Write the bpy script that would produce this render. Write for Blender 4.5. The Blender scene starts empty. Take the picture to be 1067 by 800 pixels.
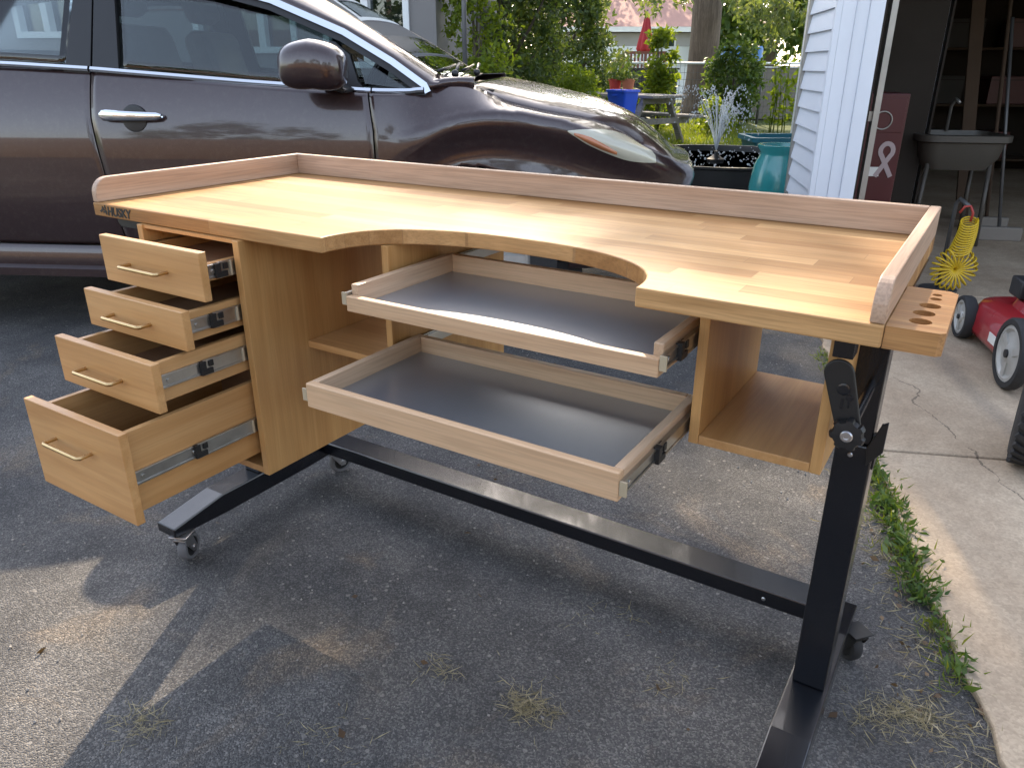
import bpy, bmesh, math, random
import numpy as np
from mathutils import Vector, Matrix, Euler
from math import radians as R, pi, sin, cos, sqrt, exp

# ------------------------------------------------------------------ camera, sky, sun, exposure
S = bpy.context.scene
C = S.collection
CAM = Vector((1.6561, -0.9338, 1.1969)); YAW = 0.56012; PITCH = 0.39589; ROLL = 0.0024; F = 795.09
cd = bpy.data.cameras.new('camera'); cam = bpy.data.objects.new('camera', cd); C.objects.link(cam)
fwd = Vector((-sin(YAW)*cos(PITCH), cos(YAW)*cos(PITCH), -sin(PITCH)))
rgt = Vector((cos(YAW), sin(YAW), 0)); up = rgt.cross(fwd)
r2 = rgt*cos(ROLL)+up*sin(ROLL); u2 = up*cos(ROLL)-rgt*sin(ROLL)
cam.matrix_world = Matrix(((r2.x, u2.x, -fwd.x, CAM.x), (r2.y, u2.y, -fwd.y, CAM.y), (r2.z, u2.z, -fwd.z, CAM.z), (0, 0, 0, 1)))
cd.sensor_width = 36; cd.sensor_fit = 'HORIZONTAL'; cd.lens = F/1067*36; cd.clip_start = .02; cd.clip_end = 500
S.camera = cam
SUN_EL = R(36.0); SH = Vector((-0.454, 0.891, 0)).normalized()          # horizontal direction towards the sun
SUNV = Vector((SH.x*cos(SUN_EL), SH.y*cos(SUN_EL), sin(SUN_EL)))
wd = bpy.data.worlds.new('World'); S.world = wd; wd.use_nodes = True
nt = wd.node_tree; nt.nodes.clear()
sk = nt.nodes.new('ShaderNodeTexSky'); sk.sky_type = 'NISHITA'; sk.sun_disc = False
sk.sun_elevation = SUN_EL; sk.sun_rotation = math.atan2(SH.x, SH.y); sk.air_density = 1.0; sk.dust_density = 1.6; sk.ozone_density = 1.0
bg = nt.nodes.new('ShaderNodeBackground'); bg.inputs['Strength'].default_value = 0.15
ow = nt.nodes.new('ShaderNodeOutputWorld')
hs = nt.nodes.new('ShaderNodeHueSaturation'); hs.inputs['Saturation'].default_value = .66
mx = nt.nodes.new('ShaderNodeMix'); mx.data_type = 'RGBA'; mx.blend_type = 'MULTIPLY'; mx.inputs[0].default_value = 1.0; mx.inputs[7].default_value = (1.03, 1.0, .97, 1)
nt.links.new(sk.outputs[0], hs.inputs['Color']); nt.links.new(hs.outputs[0], mx.inputs[6]); nt.links.new(mx.outputs[2], bg.inputs[0]); nt.links.new(bg.outputs[0], ow.inputs[0])
sl = bpy.data.lights.new('sun', 'SUN'); sl.energy = 2.4; sl.angle = R(0.53); sl.color = (1.0, 0.82, 0.60)
so = bpy.data.objects.new('sun', sl); C.objects.link(so); so.rotation_euler = SUNV.to_track_quat('Z', 'Y').to_euler(); so.location = (0, 0, 20)
S.view_settings.view_transform = 'Standard'; S.view_settings.look = 'None'; S.view_settings.gamma = 1.0
S.view_settings.exposure = 2.1; S.view_settings.use_curve_mapping = False
S.cycles.max_bounces = 8; S.cycles.transparent_max_bounces = 16
rnd = random.Random(7)

FH = Vector((-sin(YAW), cos(YAW), 0)); RH = Vector((cos(YAW), sin(YAW), 0))
def at(px, py, D):
    """real point that the photograph shows at (px, py), D metres ahead of the viewer"""
    d = r2*((px-533.5)/F) - u2*((py-400)/F) + fwd
    return CAM + d*(D/d.dot(FH))
def onz(px, py, z=0):
    d = r2*((px-533.5)/F) - u2*((py-400)/F) + fwd
    return CAM + d*((z-CAM.z)/d.z)

# ------------------------------------------------------------------ material helpers
class N:
    def __init__(s, name):
        s.m = bpy.data.materials.new(name); s.m.use_nodes = True; s.t = s.m.node_tree; s.t.nodes.clear()
        s.out = s.t.nodes.new('ShaderNodeOutputMaterial'); s._tc = None
    def n(s, typ, ins=None, **kw):
        nd = s.t.nodes.new('ShaderNode'+typ)
        for k, v in kw.items(): setattr(nd, k, v)
        if ins:
            for k, v in ins.items():
                i = nd.inputs[k]
                if isinstance(v, bpy.types.NodeSocket): s.t.links.new(v, i)
                else: i.default_value = v
        return nd
    def co(s, scale=(1, 1, 1), rot=(0, 0, 0), kind='Object'):
        if s._tc is None: s._tc = s.n('TexCoord')
        return s.n('Mapping', {'Vector': s._tc.outputs[kind], 'Scale': scale, 'Rotation': rot}).outputs[0]
    def noise(s, scale, detail=4, rough=.55, vec=None, dist=0):
        return s.n('TexNoise', {'Vector': vec or s.co(), 'Scale': scale, 'Detail': detail, 'Roughness': rough, 'Distortion': dist}).outputs['Fac']
    def ramp(s, fac, stops, interp='LINEAR'):
        r = s.n('ValToRGB', {'Fac': fac}); r.color_ramp.interpolation = interp
        el = r.color_ramp.elements
        while len(el) < len(stops): el.new(.5)
        for e, (p, c) in zip(el, stops):
            e.position = p; e.color = (c, c, c, 1) if isinstance(c, (int, float)) else (*c, 1)
        return r.outputs[0]
    def mix(s, fac, a, b, mode='MIX'):
        m = s.n('Mix', data_type='RGBA', blend_type=mode)
        for k, v in ((0, fac), (6, a), (7, b)):
            i = m.inputs[k]
            if isinstance(v, bpy.types.NodeSocket): s.t.links.new(v, i)
            elif k == 0: i.default_value = v
            else: i.default_value = (*v, 1) if len(v) == 3 else v
        return m.outputs[2]
    def math(s, op, a, b=0.0, c=0.0):
        m = s.n('Math', operation=op)
        for i, v in enumerate((a, b, c)):
            if isinstance(v, bpy.types.NodeSocket): s.t.links.new(v, m.inputs[i])
            else: m.inputs[i].default_value = v
        return m.outputs[0]
    def bump(s, h, strength=.3, dist=.01, normal=None):
        ins = {'Height': h, 'Strength': strength, 'Distance': dist}
        if normal: ins['Normal'] = normal
        return s.n('Bump', ins).outputs[0]
    def bsdf(s, color, rough=.5, metal=0, normal=None, coat=0, coat_rough=.05, spec=.5, **kw):
        ins = {'Roughness': rough, 'Metallic': metal, 'Coat Weight': coat, 'Coat Roughness': coat_rough, 'Specular IOR Level': spec}
        ins['Base Color'] = color if isinstance(color, bpy.types.NodeSocket) else (*color, 1)
        if normal: ins['Normal'] = normal
        ins.update(kw)
        return s.n('BsdfPrincipled', ins).outputs[0]
    def done(s, sh):
        s.t.links.new(sh, s.out.inputs[0]); return s.m

def simple(name, col, rough=.5, metal=0, var=.12, scale=9, bump=.05, coat=0, spec=.5, bscale=60):
    k = N(name); f = k.noise(scale, 5)
    c = k.mix(f, [v*(1-var) for v in col], [min(1, v*(1+var)) for v in col])
    r = k.math('ADD', rough-.08, k.math('MULTIPLY', k.noise(scale*2.3, 4), .16))
    nm = k.bump(k.noise(bscale, 3), bump, .004) if bump else None
    return k.done(k.bsdf(c, r, metal, nm, coat, spec=spec))

def m_block(name, c0, c1, row=.041, seg=.42, rough=.52, axis=0):
    """edge-glued staves running along x, each with its own tone"""
    k = N(name); sx = k.n('SeparateXYZ', {'Vector': k.co()}); X, Y, Z = sx.outputs
    rowi = k.math('FLOOR', k.math('DIVIDE', Y, row))
    rr = k.n('TexWhiteNoise', {'W': rowi}, noise_dimensions='1D').outputs['Value']
    xs = k.math('DIVIDE', k.math('ADD', X, k.math('MULTIPLY', rr, 3.7)), seg)
    coli = k.math('FLOOR', xs)
    cv = k.n('CombineXYZ', {'X': coli, 'Y': rowi, 'Z': 0.0}).outputs[0]
    wn = k.n('TexWhiteNoise', {'Vector': cv}, noise_dimensions='2D')
    cell = wn.outputs['Value']
    off = k.n('VectorMath', {0: k.co((2.2, 38, 38)), 1: wn.outputs['Color']}, operation='ADD').outputs[0]
    off2 = k.n('VectorMath', {0: off, 1: k.n('VectorMath', {0: wn.outputs['Color'], 3: 30.0}, operation='SCALE').outputs[0]}, operation='ADD').outputs[0]
    g = k.n('TexNoise', {'Vector': off2, 'Scale': 1.6, 'Detail': 6, 'Roughness': .62, 'Distortion': .6}).outputs['Fac']
    base = k.mix(cell, c0, c1)
    dark = k.mix(k.ramp(g, [(.35, 0.0), (.7, 1.0)]), (.70, .62, .52), (1.08, 1.06, 1.04))
    col = k.mix(.75, base, dark, 'MULTIPLY')
    fine = k.n('TexNoise', {'Vector': k.co((14, 420, 420)), 'Scale': 1.0, 'Detail': 3}).outputs['Fac']
    col = k.mix(.35, col, k.ramp(fine, [(.38, .55), (.55, 1.0)]), 'MULTIPLY')
    # glue lines
    fy = k.math('FRACT', k.math('DIVIDE', Y, row)); fx = k.math('FRACT', xs)
    line = k.math('MAXIMUM', k.math('LESS_THAN', fy, .022), k.math('LESS_THAN', fx, .0028))
    col = k.mix(k.math('MULTIPLY', line, .45), col, (.16, .085, .035))
    rg = k.math('ADD', rough-.05, k.math('MULTIPLY', g, .14))
    return k.done(k.bsdf(col, rg, 0, k.bump(fine, .06, .002), coat=.05, coat_rough=.3, spec=.22))

def m_wood(name, c0, c1, axis='x', rough=.45, figure=.6, pores=.3, coat=.15):
    k = N(name); sc = {'x': (1.3, 22, 22), 'y': (22, 1.3, 22), 'z': (22, 22, 1.3)}[axis]
    fs = {'x': (9, 330, 330), 'y': (330, 9, 330), 'z': (330, 330, 9)}[axis]
    oi = k.n('ObjectInfo').outputs['Random']
    v = k.n('VectorMath', {0: k.co(sc), 1: k.n('CombineXYZ', {'X': k.math('MULTIPLY', oi, 40), 'Y': k.math('MULTIPLY', oi, 17), 'Z': 0.0}).outputs[0]}, operation='ADD').outputs[0]
    w = k.n('TexNoise', {'Vector': v, 'Scale': 1.0, 'Detail': 7, 'Roughness': .6, 'Distortion': 1.1}).outputs['Fac']
    big = k.noise(3.2, 3)
    col = k.mix(k.ramp(w, [(.3, 0.0), (.72, 1.0)]), c0, c1)
    col = k.mix(figure*.5, col, k.ramp(big, [(.3, .72), (.7, 1.08)]), 'MULTIPLY')
    fine = k.n('TexNoise', {'Vector': k.co(fs), 'Scale': 1.0, 'Detail': 3}).outputs['Fac']
    col = k.mix(pores, col, k.ramp(fine, [(.4, .5), (.55, 1.0)]), 'MULTIPLY')
    return k.done(k.bsdf(col, k.math('ADD', rough-.06, k.math('MULTIPLY', w, .14)), 0, k.bump(fine, .07, .002), coat=coat, coat_rough=.3))

def m_leaf(name, c0, c1, trans=.45, rough=.5):
    k = N(name); ri = k.n('NewGeometry').outputs['Random Per Island']
    col = k.mix(ri, c0, c1); col = k.mix(.5, col, k.ramp(k.noise(.9, 3), [(.3, .55), (.7, 1.25)]), 'MULTIPLY')
    a = k.bsdf(col, rough, 0, spec=.35)
    tc = k.mix(1.0, col, (1.9, 1.75, .55), 'MULTIPLY')
    b = k.n('BsdfTranslucent', {'Color': tc}).outputs[0]
    return k.done(k.n('MixShader', {0: trans, 1: a, 2: b}).outputs[0])

def m_glass(name, tint=(.75, .8, .8), refl=1.0):
    k = N(name)
    t = k.n('BsdfTransparent', {'Color': (*tint, 1)}).outputs[0]
    g = k.n('BsdfGlossy', {'Color': (1, 1, 1, 1), 'Roughness': .015}).outputs[0]
    fr = k.math('MULTIPLY', k.n('Fresnel', {'IOR': 1.52}).outputs[0], refl)
    return k.done(k.n('MixShader', {0: fr, 1: t, 2: g}).outputs[0])

M = {}
M['block'] = m_block('butcher_block', (.34, .172, .058), (.54, .325, .142))
M['oak'] = m_wood('oak_board', (.40, .25, .155), (.56, .39, .27), 'x', .5, .5, .35)
M['oak_y'] = m_wood('oak_board_across', (.40, .25, .155), (.56, .39, .27), 'y', .5, .5, .35)
M['holder'] = m_wood('oak_block', (.34, .155, .050), (.54, .30, .115), 'x', .4, .7, .5)
M['ply'] = m_wood('maple_front', (.46, .225, .070), (.63, .36, .145), 'x', .42, .8, .12)
M['ply_y'] = m_wood('maple_side', (.45, .225, .072), (.61, .355, .145), 'y', .45, .8, .12)
M['ply_z'] = m_wood('maple_upright', (.45, .225, .068), (.60, .345, .128), 'z', .45, .8, .15)
M['edge'] = m_wood('pale_edge', (.62, .43, .23), (.72, .54, .32), 'x', .5, .4, .2)
M['tray'] = m_wood('tray_wood', (.50, .31, .17), (.66, .45, .27), 'x', .5, .5, .25)
M['tray_y'] = m_wood('tray_wood_across', (.46, .30, .18), (.60, .42, .27), 'y', .5, .5, .25)
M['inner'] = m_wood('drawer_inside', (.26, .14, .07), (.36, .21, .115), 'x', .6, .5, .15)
M['black'] = simple('black_powder_coat', (.006, .007, .010), .21, 0, .2, 7, .12, coat=.35, bscale=420)
M['blackmatte'] = simple('black_plastic', (.012, .012, .012), .5, 0, .2, 20, .1)
M['zinc'] = simple('zinc_rail', (.50, .50, .48), .33, 1, .25, 30, .05)
M['nylon'] = simple('pale_clip', (.40, .33, .22), .5, 0, .1, 30, .03)
M['brass'] = simple('brushed_brass', (.56, .40, .20), .3, 1, .15, 40, .05)
M['chrome'] = simple('chrome', (.78, .80, .82), .08, 1, .04, 4, 0)
M['rubber'] = simple('tyre_rubber', (.022, .022, .023), .75, 0, .3, 12, .2)
M['grey_tread'] = simple('grey_wheel', (.13, .13, .135), .6, 0, .15, 25, .1)
M['steel'] = simple('bright_steel', (.6, .6, .6), .3, 1, .1, 30, .03)

def m_sheet():
    k = N('galvanised_sheet'); f = k.noise(7, 3, .5)
    col = k.mix(f, (.34, .36, .385), (.43, .455, .48))
    return k.done(k.bsdf(col, k.math('ADD', .26, k.math('MULTIPLY', k.noise(4, 2, .5), .05)), .72))
M['sheet'] = m_sheet()

def m_asphalt():
    k = N('asphalt'); v = k.co()
    big = k.noise(1.1, 6, .6, v); mid = k.noise(6.5, 5, .6, v)
    base = k.mix(k.ramp(big, [(.32, 0.0), (.68, 1.0)]), (.056, .057, .060), (.150, .144, .138))
    base = k.mix(.55, base, k.ramp(mid, [(.3, .55), (.72, 1.35)]), 'MULTIPLY')
    # dusty worn patches
    dust = k.ramp(k.noise(2.6, 6, .65, v, .5), [(.55, 0.0), (.72, 1.0)])
    base = k.mix(k.math('MULTIPLY', dust, .75), base, (.20, .155, .11))
    seal = k.ramp(k.noise(.85, 5, .55, k.co((1, 1, 1), (0, 0, .6)), .8), [(.50, 0.0), (.58, 1.0)])
    base = k.mix(k.math('MULTIPLY', seal, .45), base, (.040, .042, .047))
    vo = k.n('TexVoronoi', {'Vector': v, 'Scale': 300.0}); cellc = k.n('SeparateColor', {0: vo.outputs['Color']}).outputs[0]
    agg = k.mix(k.math('POWER', cellc, 2.2), (.60, .60, .61), (1.9, 1.87, 1.8)); base = k.mix(.9, base, agg, 'MULTIPLY')
    vo2 = k.n('TexVoronoi', {'Vector': v, 'Scale': 75.0}); c2 = k.n('SeparateColor', {0: vo2.outputs['Color']}).outputs[1]
    spk = k.math('MULTIPLY', k.math('GREATER_THAN', c2, .95), k.math('LESS_THAN', vo2.outputs['Distance'], .35))
    base = k.mix(k.math('MULTIPLY', spk, .45), base, (.33, .31, .28))
    # hairline cracks
    wob = k.n('VectorMath', {0: v, 1: k.n('VectorMath', {0: k.n('TexNoise', {'Vector': v, 'Scale': 3.0, 'Detail': 5}).outputs['Color'], 3: .5}, operation='SCALE').outputs[0]}, operation='ADD').outputs[0]
    ce = k.n('TexVoronoi', {'Vector': wob, 'Scale': 1.0}, feature='DISTANCE_TO_EDGE').outputs['Distance']
    crk = k.math('MULTIPLY', k.math('LESS_THAN', ce, .006), k.math('GREATER_THAN', k.noise(1.7, 3, .5, v), .75))
    base = k.mix(k.math('MULTIPLY', crk, .8), base, (.012, .012, .012))
    h = k.math('ADD', k.math('MULTIPLY', vo.outputs['Distance'], -1.0), k.math('MULTIPLY', mid, .8))
    h = k.math('SUBTRACT', h, k.math('MULTIPLY', crk, 2.0))
    return k.done(k.bsdf(base, .82, 0, k.bump(h, .75, .006), spec=.35))
M['asphalt'] = m_asphalt()

def m_concrete():
    k = N('concrete'); v = k.co()
    a = k.noise(1.6, 6, .6, v); b = k.noise(14, 6, .65, v)
    col = k.mix(k.ramp(a, [(.3, 0.0), (.7, 1.0)]), (.32, .24, .165), (.48, .39, .285))
    col = k.mix(.5, col, k.ramp(b, [(.3, .72), (.7, 1.15)]), 'MULTIPLY')
    sx = k.n('SeparateXYZ', {'Vector': v}); X, Y, _ = sx.outputs
    # a wide old stain running along the slab
    st = k.math('SUBTRACT', X, k.math('ADD', .36, k.math('MULTIPLY', k.noise(1.2, 4, .5, v), .12)))
    st = k.ramp(k.math('ABSOLUTE', st), [(.015, 1.0), (.06, 0.0)])
    col = k.mix(k.math('MULTIPLY', st, .35), col, (.14, .125, .11))
    # one long crack
    wx = k.math('ADD', k.math('MULTIPLY', k.noise(2.3, 2, .5, k.co((0, 1, 0))), .34), k.math('MULTIPLY', k.noise(22, 4, .6, v), .05))
    cx = k.math('ABSOLUTE', k.math('SUBTRACT', k.math('ADD', X, k.math('MULTIPLY', Y, .10)), k.math('SUBTRACT', wx, .18)))
    wd_ = k.math('MULTIPLY', k.ramp(k.noise(5, 2, .5, v), [(.35, .0), (.6, 1.0)]), .0042)
    ck = k.math('LESS_THAN', cx, wd_)
    col = k.mix(k.math('MULTIPLY', ck, .65), col, (.06, .05, .04))
    sp = k.n('TexVoronoi', {'Vector': v, 'Scale': 160.0}); sc = k.n('SeparateColor', {0: sp.outputs['Color']}).outputs[0]
    col = k.mix(.35, col, k.mix(sc, (.6, .6, .6), (1.35, 1.35, 1.35)), 'MULTIPLY')
    h = k.math('SUBTRACT', k.math('ADD', b, k.math('MULTIPLY', sp.outputs['Distance'], -.3)), k.math('MULTIPLY', ck, 2.0))
    return k.done(k.bsdf(col, .85, 0, k.bump(h, .35, .006), spec=.3))
M['concrete'] = m_concrete()

def m_paint():
    k = N('plum_car_paint'); f = k.n('TexVoronoi', {'Vector': k.co(), 'Scale': 900.0}).outputs['Color']
    fl = k.n('SeparateColor', {0: f}).outputs[0]
    col = k.mix(fl, (.023, .011, .011), (.042, .021, .021))
    lw = k.noise(2.5, 2)
    d = k.ramp(k.noise(40, 5, .7), [(.5, 0.0), (.75, 1.0)])
    col = k.mix(k.math('MULTIPLY', d, .18), col, (.12, .10, .085))
    return k.done(k.bsdf(col, .30, .25, k.bump(lw, .02, .05), coat=1.0, coat_rough=.05))
M['paint'] = m_paint()
M['carglass'] = m_glass('tinted_car_glass', (.62, .68, .68), 1.15)
M['screen'] = m_glass('windscreen_glass', (.6, .65, .63), 2.2)
M['pane'] = m_glass('window_pane', (.5, .55, .57), 1.3)
M['trim'] = simple('black_trim', (.012, .012, .013), .4, 0, .15, 15, .05)
M['cabin'] = simple('grey_upholstery', (.20, .185, .17), .8, 0, .15, 15, .2)
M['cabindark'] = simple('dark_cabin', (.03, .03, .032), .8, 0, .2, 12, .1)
M['lens'] = simple('hazy_lens', (.46, .45, .36), .18, 0, .15, 5, 0, coat=.8)
M['amber'] = simple('amber_lens', (.42, .16, .07), .2, 0, .12, 12, 0, coat=.8)
M['siding'] = simple('white_vinyl', (.66, .70, .76), .5, 0, .06, 3, .05)
M['whitetrim'] = simple('white_trim_paint', (.70, .74, .80), .45, 0, .05, 5, .04)
M['housegrey'] = simple('grey_house_siding', (.20, .19, .185), .75, 0, .1, 2, .1)
M['whiteframe'] = simple('white_frame', (.72, .74, .74), .5, 0, .05, 5, .03)
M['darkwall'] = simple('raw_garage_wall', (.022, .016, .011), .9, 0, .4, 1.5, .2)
M['bark'] = m_wood('tree_bark', (.075, .055, .040), (.20, .155, .115), 'z', .95, .9, .6, 0)
M['bark2'] = simple('twig_bark', (.10, .08, .055), .9, 0, .3, 6, .4)
M['oldwood'] = m_wood('weathered_planks', (.20, .185, .165), (.36, .335, .30), 'x', .85, .7, .5, 0)
M['fencewood'] = m_wood('brown_fence_boards', (.15, .10, .065), (.27, .19, .125), 'z', .85, .8, .4, 0)
M['darkfence'] = simple('dark_fence_screen', (.045, .043, .040), .8, 0, .2, 3, .2)
M['compost'] = simple('grey_brown_panel', (.20, .18, .155), .85, 0, .2, 2, .2)
M['roof'] = simple('faded_red_shingles', (.36, .20, .165), .9, 0, .15, 6, .5, bscale=14)
M['stucco'] = simple('grey_wall', (.33, .33, .33), .85, 0, .1, 2, .2)
M['whitefence'] = simple('white_vinyl_fence', (.78, .80, .82), .5, 0, .03, 2, .03)
M['umbred'] = simple('red_canvas', (.42, .035, .045), .75, 0, .2, 12, .2)
M['redrail'] = simple('red_brown_rail', (.20, .07, .05), .8, 0, .2, 8, .2)
M['blue'] = simple('bright_blue_plastic', (.025, .11, .80), .42, 0, .08, 6, .03)
M['barrel'] = simple('blue_drum', (.05, .17, .42), .5, 0, .1, 6, .03)
M['potred'] = simple('red_pot', (.50, .05, .04), .5, 0, .12, 12, .05)
M['terracotta'] = simple('terracotta', (.46, .16, .085), .8, 0, .15, 12, .2)
M['soil'] = simple('soil', (.03, .022, .016), .95, 0, .3, 30, .5)
M['tank'] = simple('black_tank', (.011, .011, .011), .45, 0, .2, 10, .08)
M['teal'] = simple('teal_glaze', (.03, .25, .25), .22, 0, .22, 7, .08, coat=.5)
M['tealbin'] = simple('teal_plastic', (.015, .14, .19), .5, 0, .15, 7, .06)
M['mowred'] = simple('mower_red', (.33, .018, .025), .3, 0, .25, 9, .05, coat=.6)
M['hub'] = simple('dusty_hub', (.42, .41, .38), .45, .2, .25, 15, .1)
M['engine'] = simple('engine_black', (.02, .02, .021), .5, 0, .3, 12, .2)
M['sticker'] = simple('white_sticker', (.75, .74, .70), .5, 0, .05, 10, 0)
M['yellow'] = simple('yellow_hose', (.62, .42, .02), .35, 0, .15, 9, .03)
M['redhose'] = simple('red_hose', (.35, .04, .03), .4, 0, .15, 9, .03)
M['cabred'] = simple('dull_red_steel', (.075, .010, .012), .4, 0, .2, 5, .05)
M['ribbon'] = simple('pale_pink_magnet', (.42, .33, .33), .5, 0, .08, 10, 0)
M['paleplastic'] = simple('pale_plastic', (.06, .053, .043), .5, 0, .12, 6, .05)
M['galv'] = simple('galvanised_track', (.40, .39, .36), .45, .8, .25, 8, .1)
M['cardboard'] = simple('brown_board', (.06, .037, .022), .9, 0, .25, 4, .1)
M['pebble'] = simple('pebbles', (.30, .28, .255), .8, 0, .45, 40, .2)
M['plate'] = simple('metal_pole', (.12, .12, .12), .5, .5, .2, 8, .1)

def m_grass(name, c0, c1):
    k = N(name); f = k.noise(2.0, 6, .65)
    return k.done(k.bsdf(k.mix(k.ramp(f, [(.3, 0.0), (.7, 1.0)]), c0, c1), .9, 0, k.bump(k.noise(60, 4), .6, .03), spec=.2))
M['lawn'] = m_grass('lawn_soil', (.05, .075, .018), (.10, .12, .03))
M['blade'] = m_leaf('grass_blade', (.09, .15, .02), (.19, .22, .03), .45)
M['weed'] = m_leaf('weed_leaf', (.045, .10, .022), (.13, .20, .055), .25)
M['straw'] = m_leaf('dry_straw', (.24, .21, .13), (.40, .35, .24), .2)
M['deadleaf'] = m_leaf('dead_leaf', (.07, .04, .02), (.20, .13, .07), .1)
M['crown'] = m_leaf('crown_leaf', (.035, .07, .014), (.085, .125, .022), .42)
M['everg'] = m_leaf('evergreen_leaf', (.045, .080, .030), (.115, .160, .055), .45)
M['limeleaf'] = m_leaf('lime_leaf', (.10, .16, .02), (.20, .26, .035), .5)
M['midleaf'] = m_leaf('mid_leaf', (.05, .10, .025), (.11, .16, .045), .42)
M['paleleaf'] = m_leaf('pale_leaf', (.09, .13, .06), (.17, .21, .10), .42)
def m_water():
    k = N('pond_water')
    return k.done(k.bsdf((.008, .010, .010), .06, 0, k.bump(k.noise(22, 4, .6), .5, .03), spec=.6))
M['water'] = m_water()
def m_drop():
    k = N('water_drops')
    a = k.n('BsdfTransparent', {'Color': (.9, .93, .95, 1)}).outputs[0]; b = k.bsdf((.75, .78, .8), .12, 0, spec=.8)
    return k.done(k.n('MixShader', {0: .45, 1: a, 2: b}).outputs[0])
M['drops'] = m_drop()

# ------------------------------------------------------------------ geometry helpers
def thing(name, label, cat, loc=(0, 0, 0), rotz=0, group=None):
    o = bpy.data.objects.new(name, None); C.objects.link(o); o.location = loc; o.rotation_euler = (0, 0, rotz)
    o.empty_display_size = .1; o['label'] = label; o['category'] = cat
    if group: o['group'] = group
    return o
def rootinv(o):
    while o.parent: o = o.parent
    return (Matrix.Translation(o.location) @ o.rotation_euler.to_matrix().to_4x4()).inverted()
def fin(name, me, mat, parent=None, smooth=False, bevel=0, world=True, solid=0, sub=0):
    if parent is not None and world: me.transform(rootinv(parent))
    mats = mat if isinstance(mat, (list, tuple)) else [mat]
    for m in mats: me.materials.append(m)
    o = bpy.data.objects.new(name, me); C.objects.link(o)
    if parent is not None: o.parent = parent
    if smooth:
        me.polygons.foreach_set('use_smooth', [True]*len(me.polygons))
        if smooth != True: me.set_sharp_from_angle(angle=R(smooth))
    if solid:
        d = o.modifiers.new('solid', 'SOLIDIFY'); d.thickness = solid; d.offset = -1
    if sub:
        d = o.modifiers.new('sub', 'SUBSURF'); d.levels = sub; d.render_levels = sub
    if bevel:
        d = o.modifiers.new('bevel', 'BEVEL'); d.width = bevel; d.segments = 2; d.limit_method = 'ANGLE'; d.angle_limit = R(40); d.harden_normals = False
    return o
def tag(o, label, cat, group=None, kind=None):
    o['label'] = label; o['category'] = cat
    if group: o['group'] = group
    if kind: o['kind'] = kind
    return o
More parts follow.
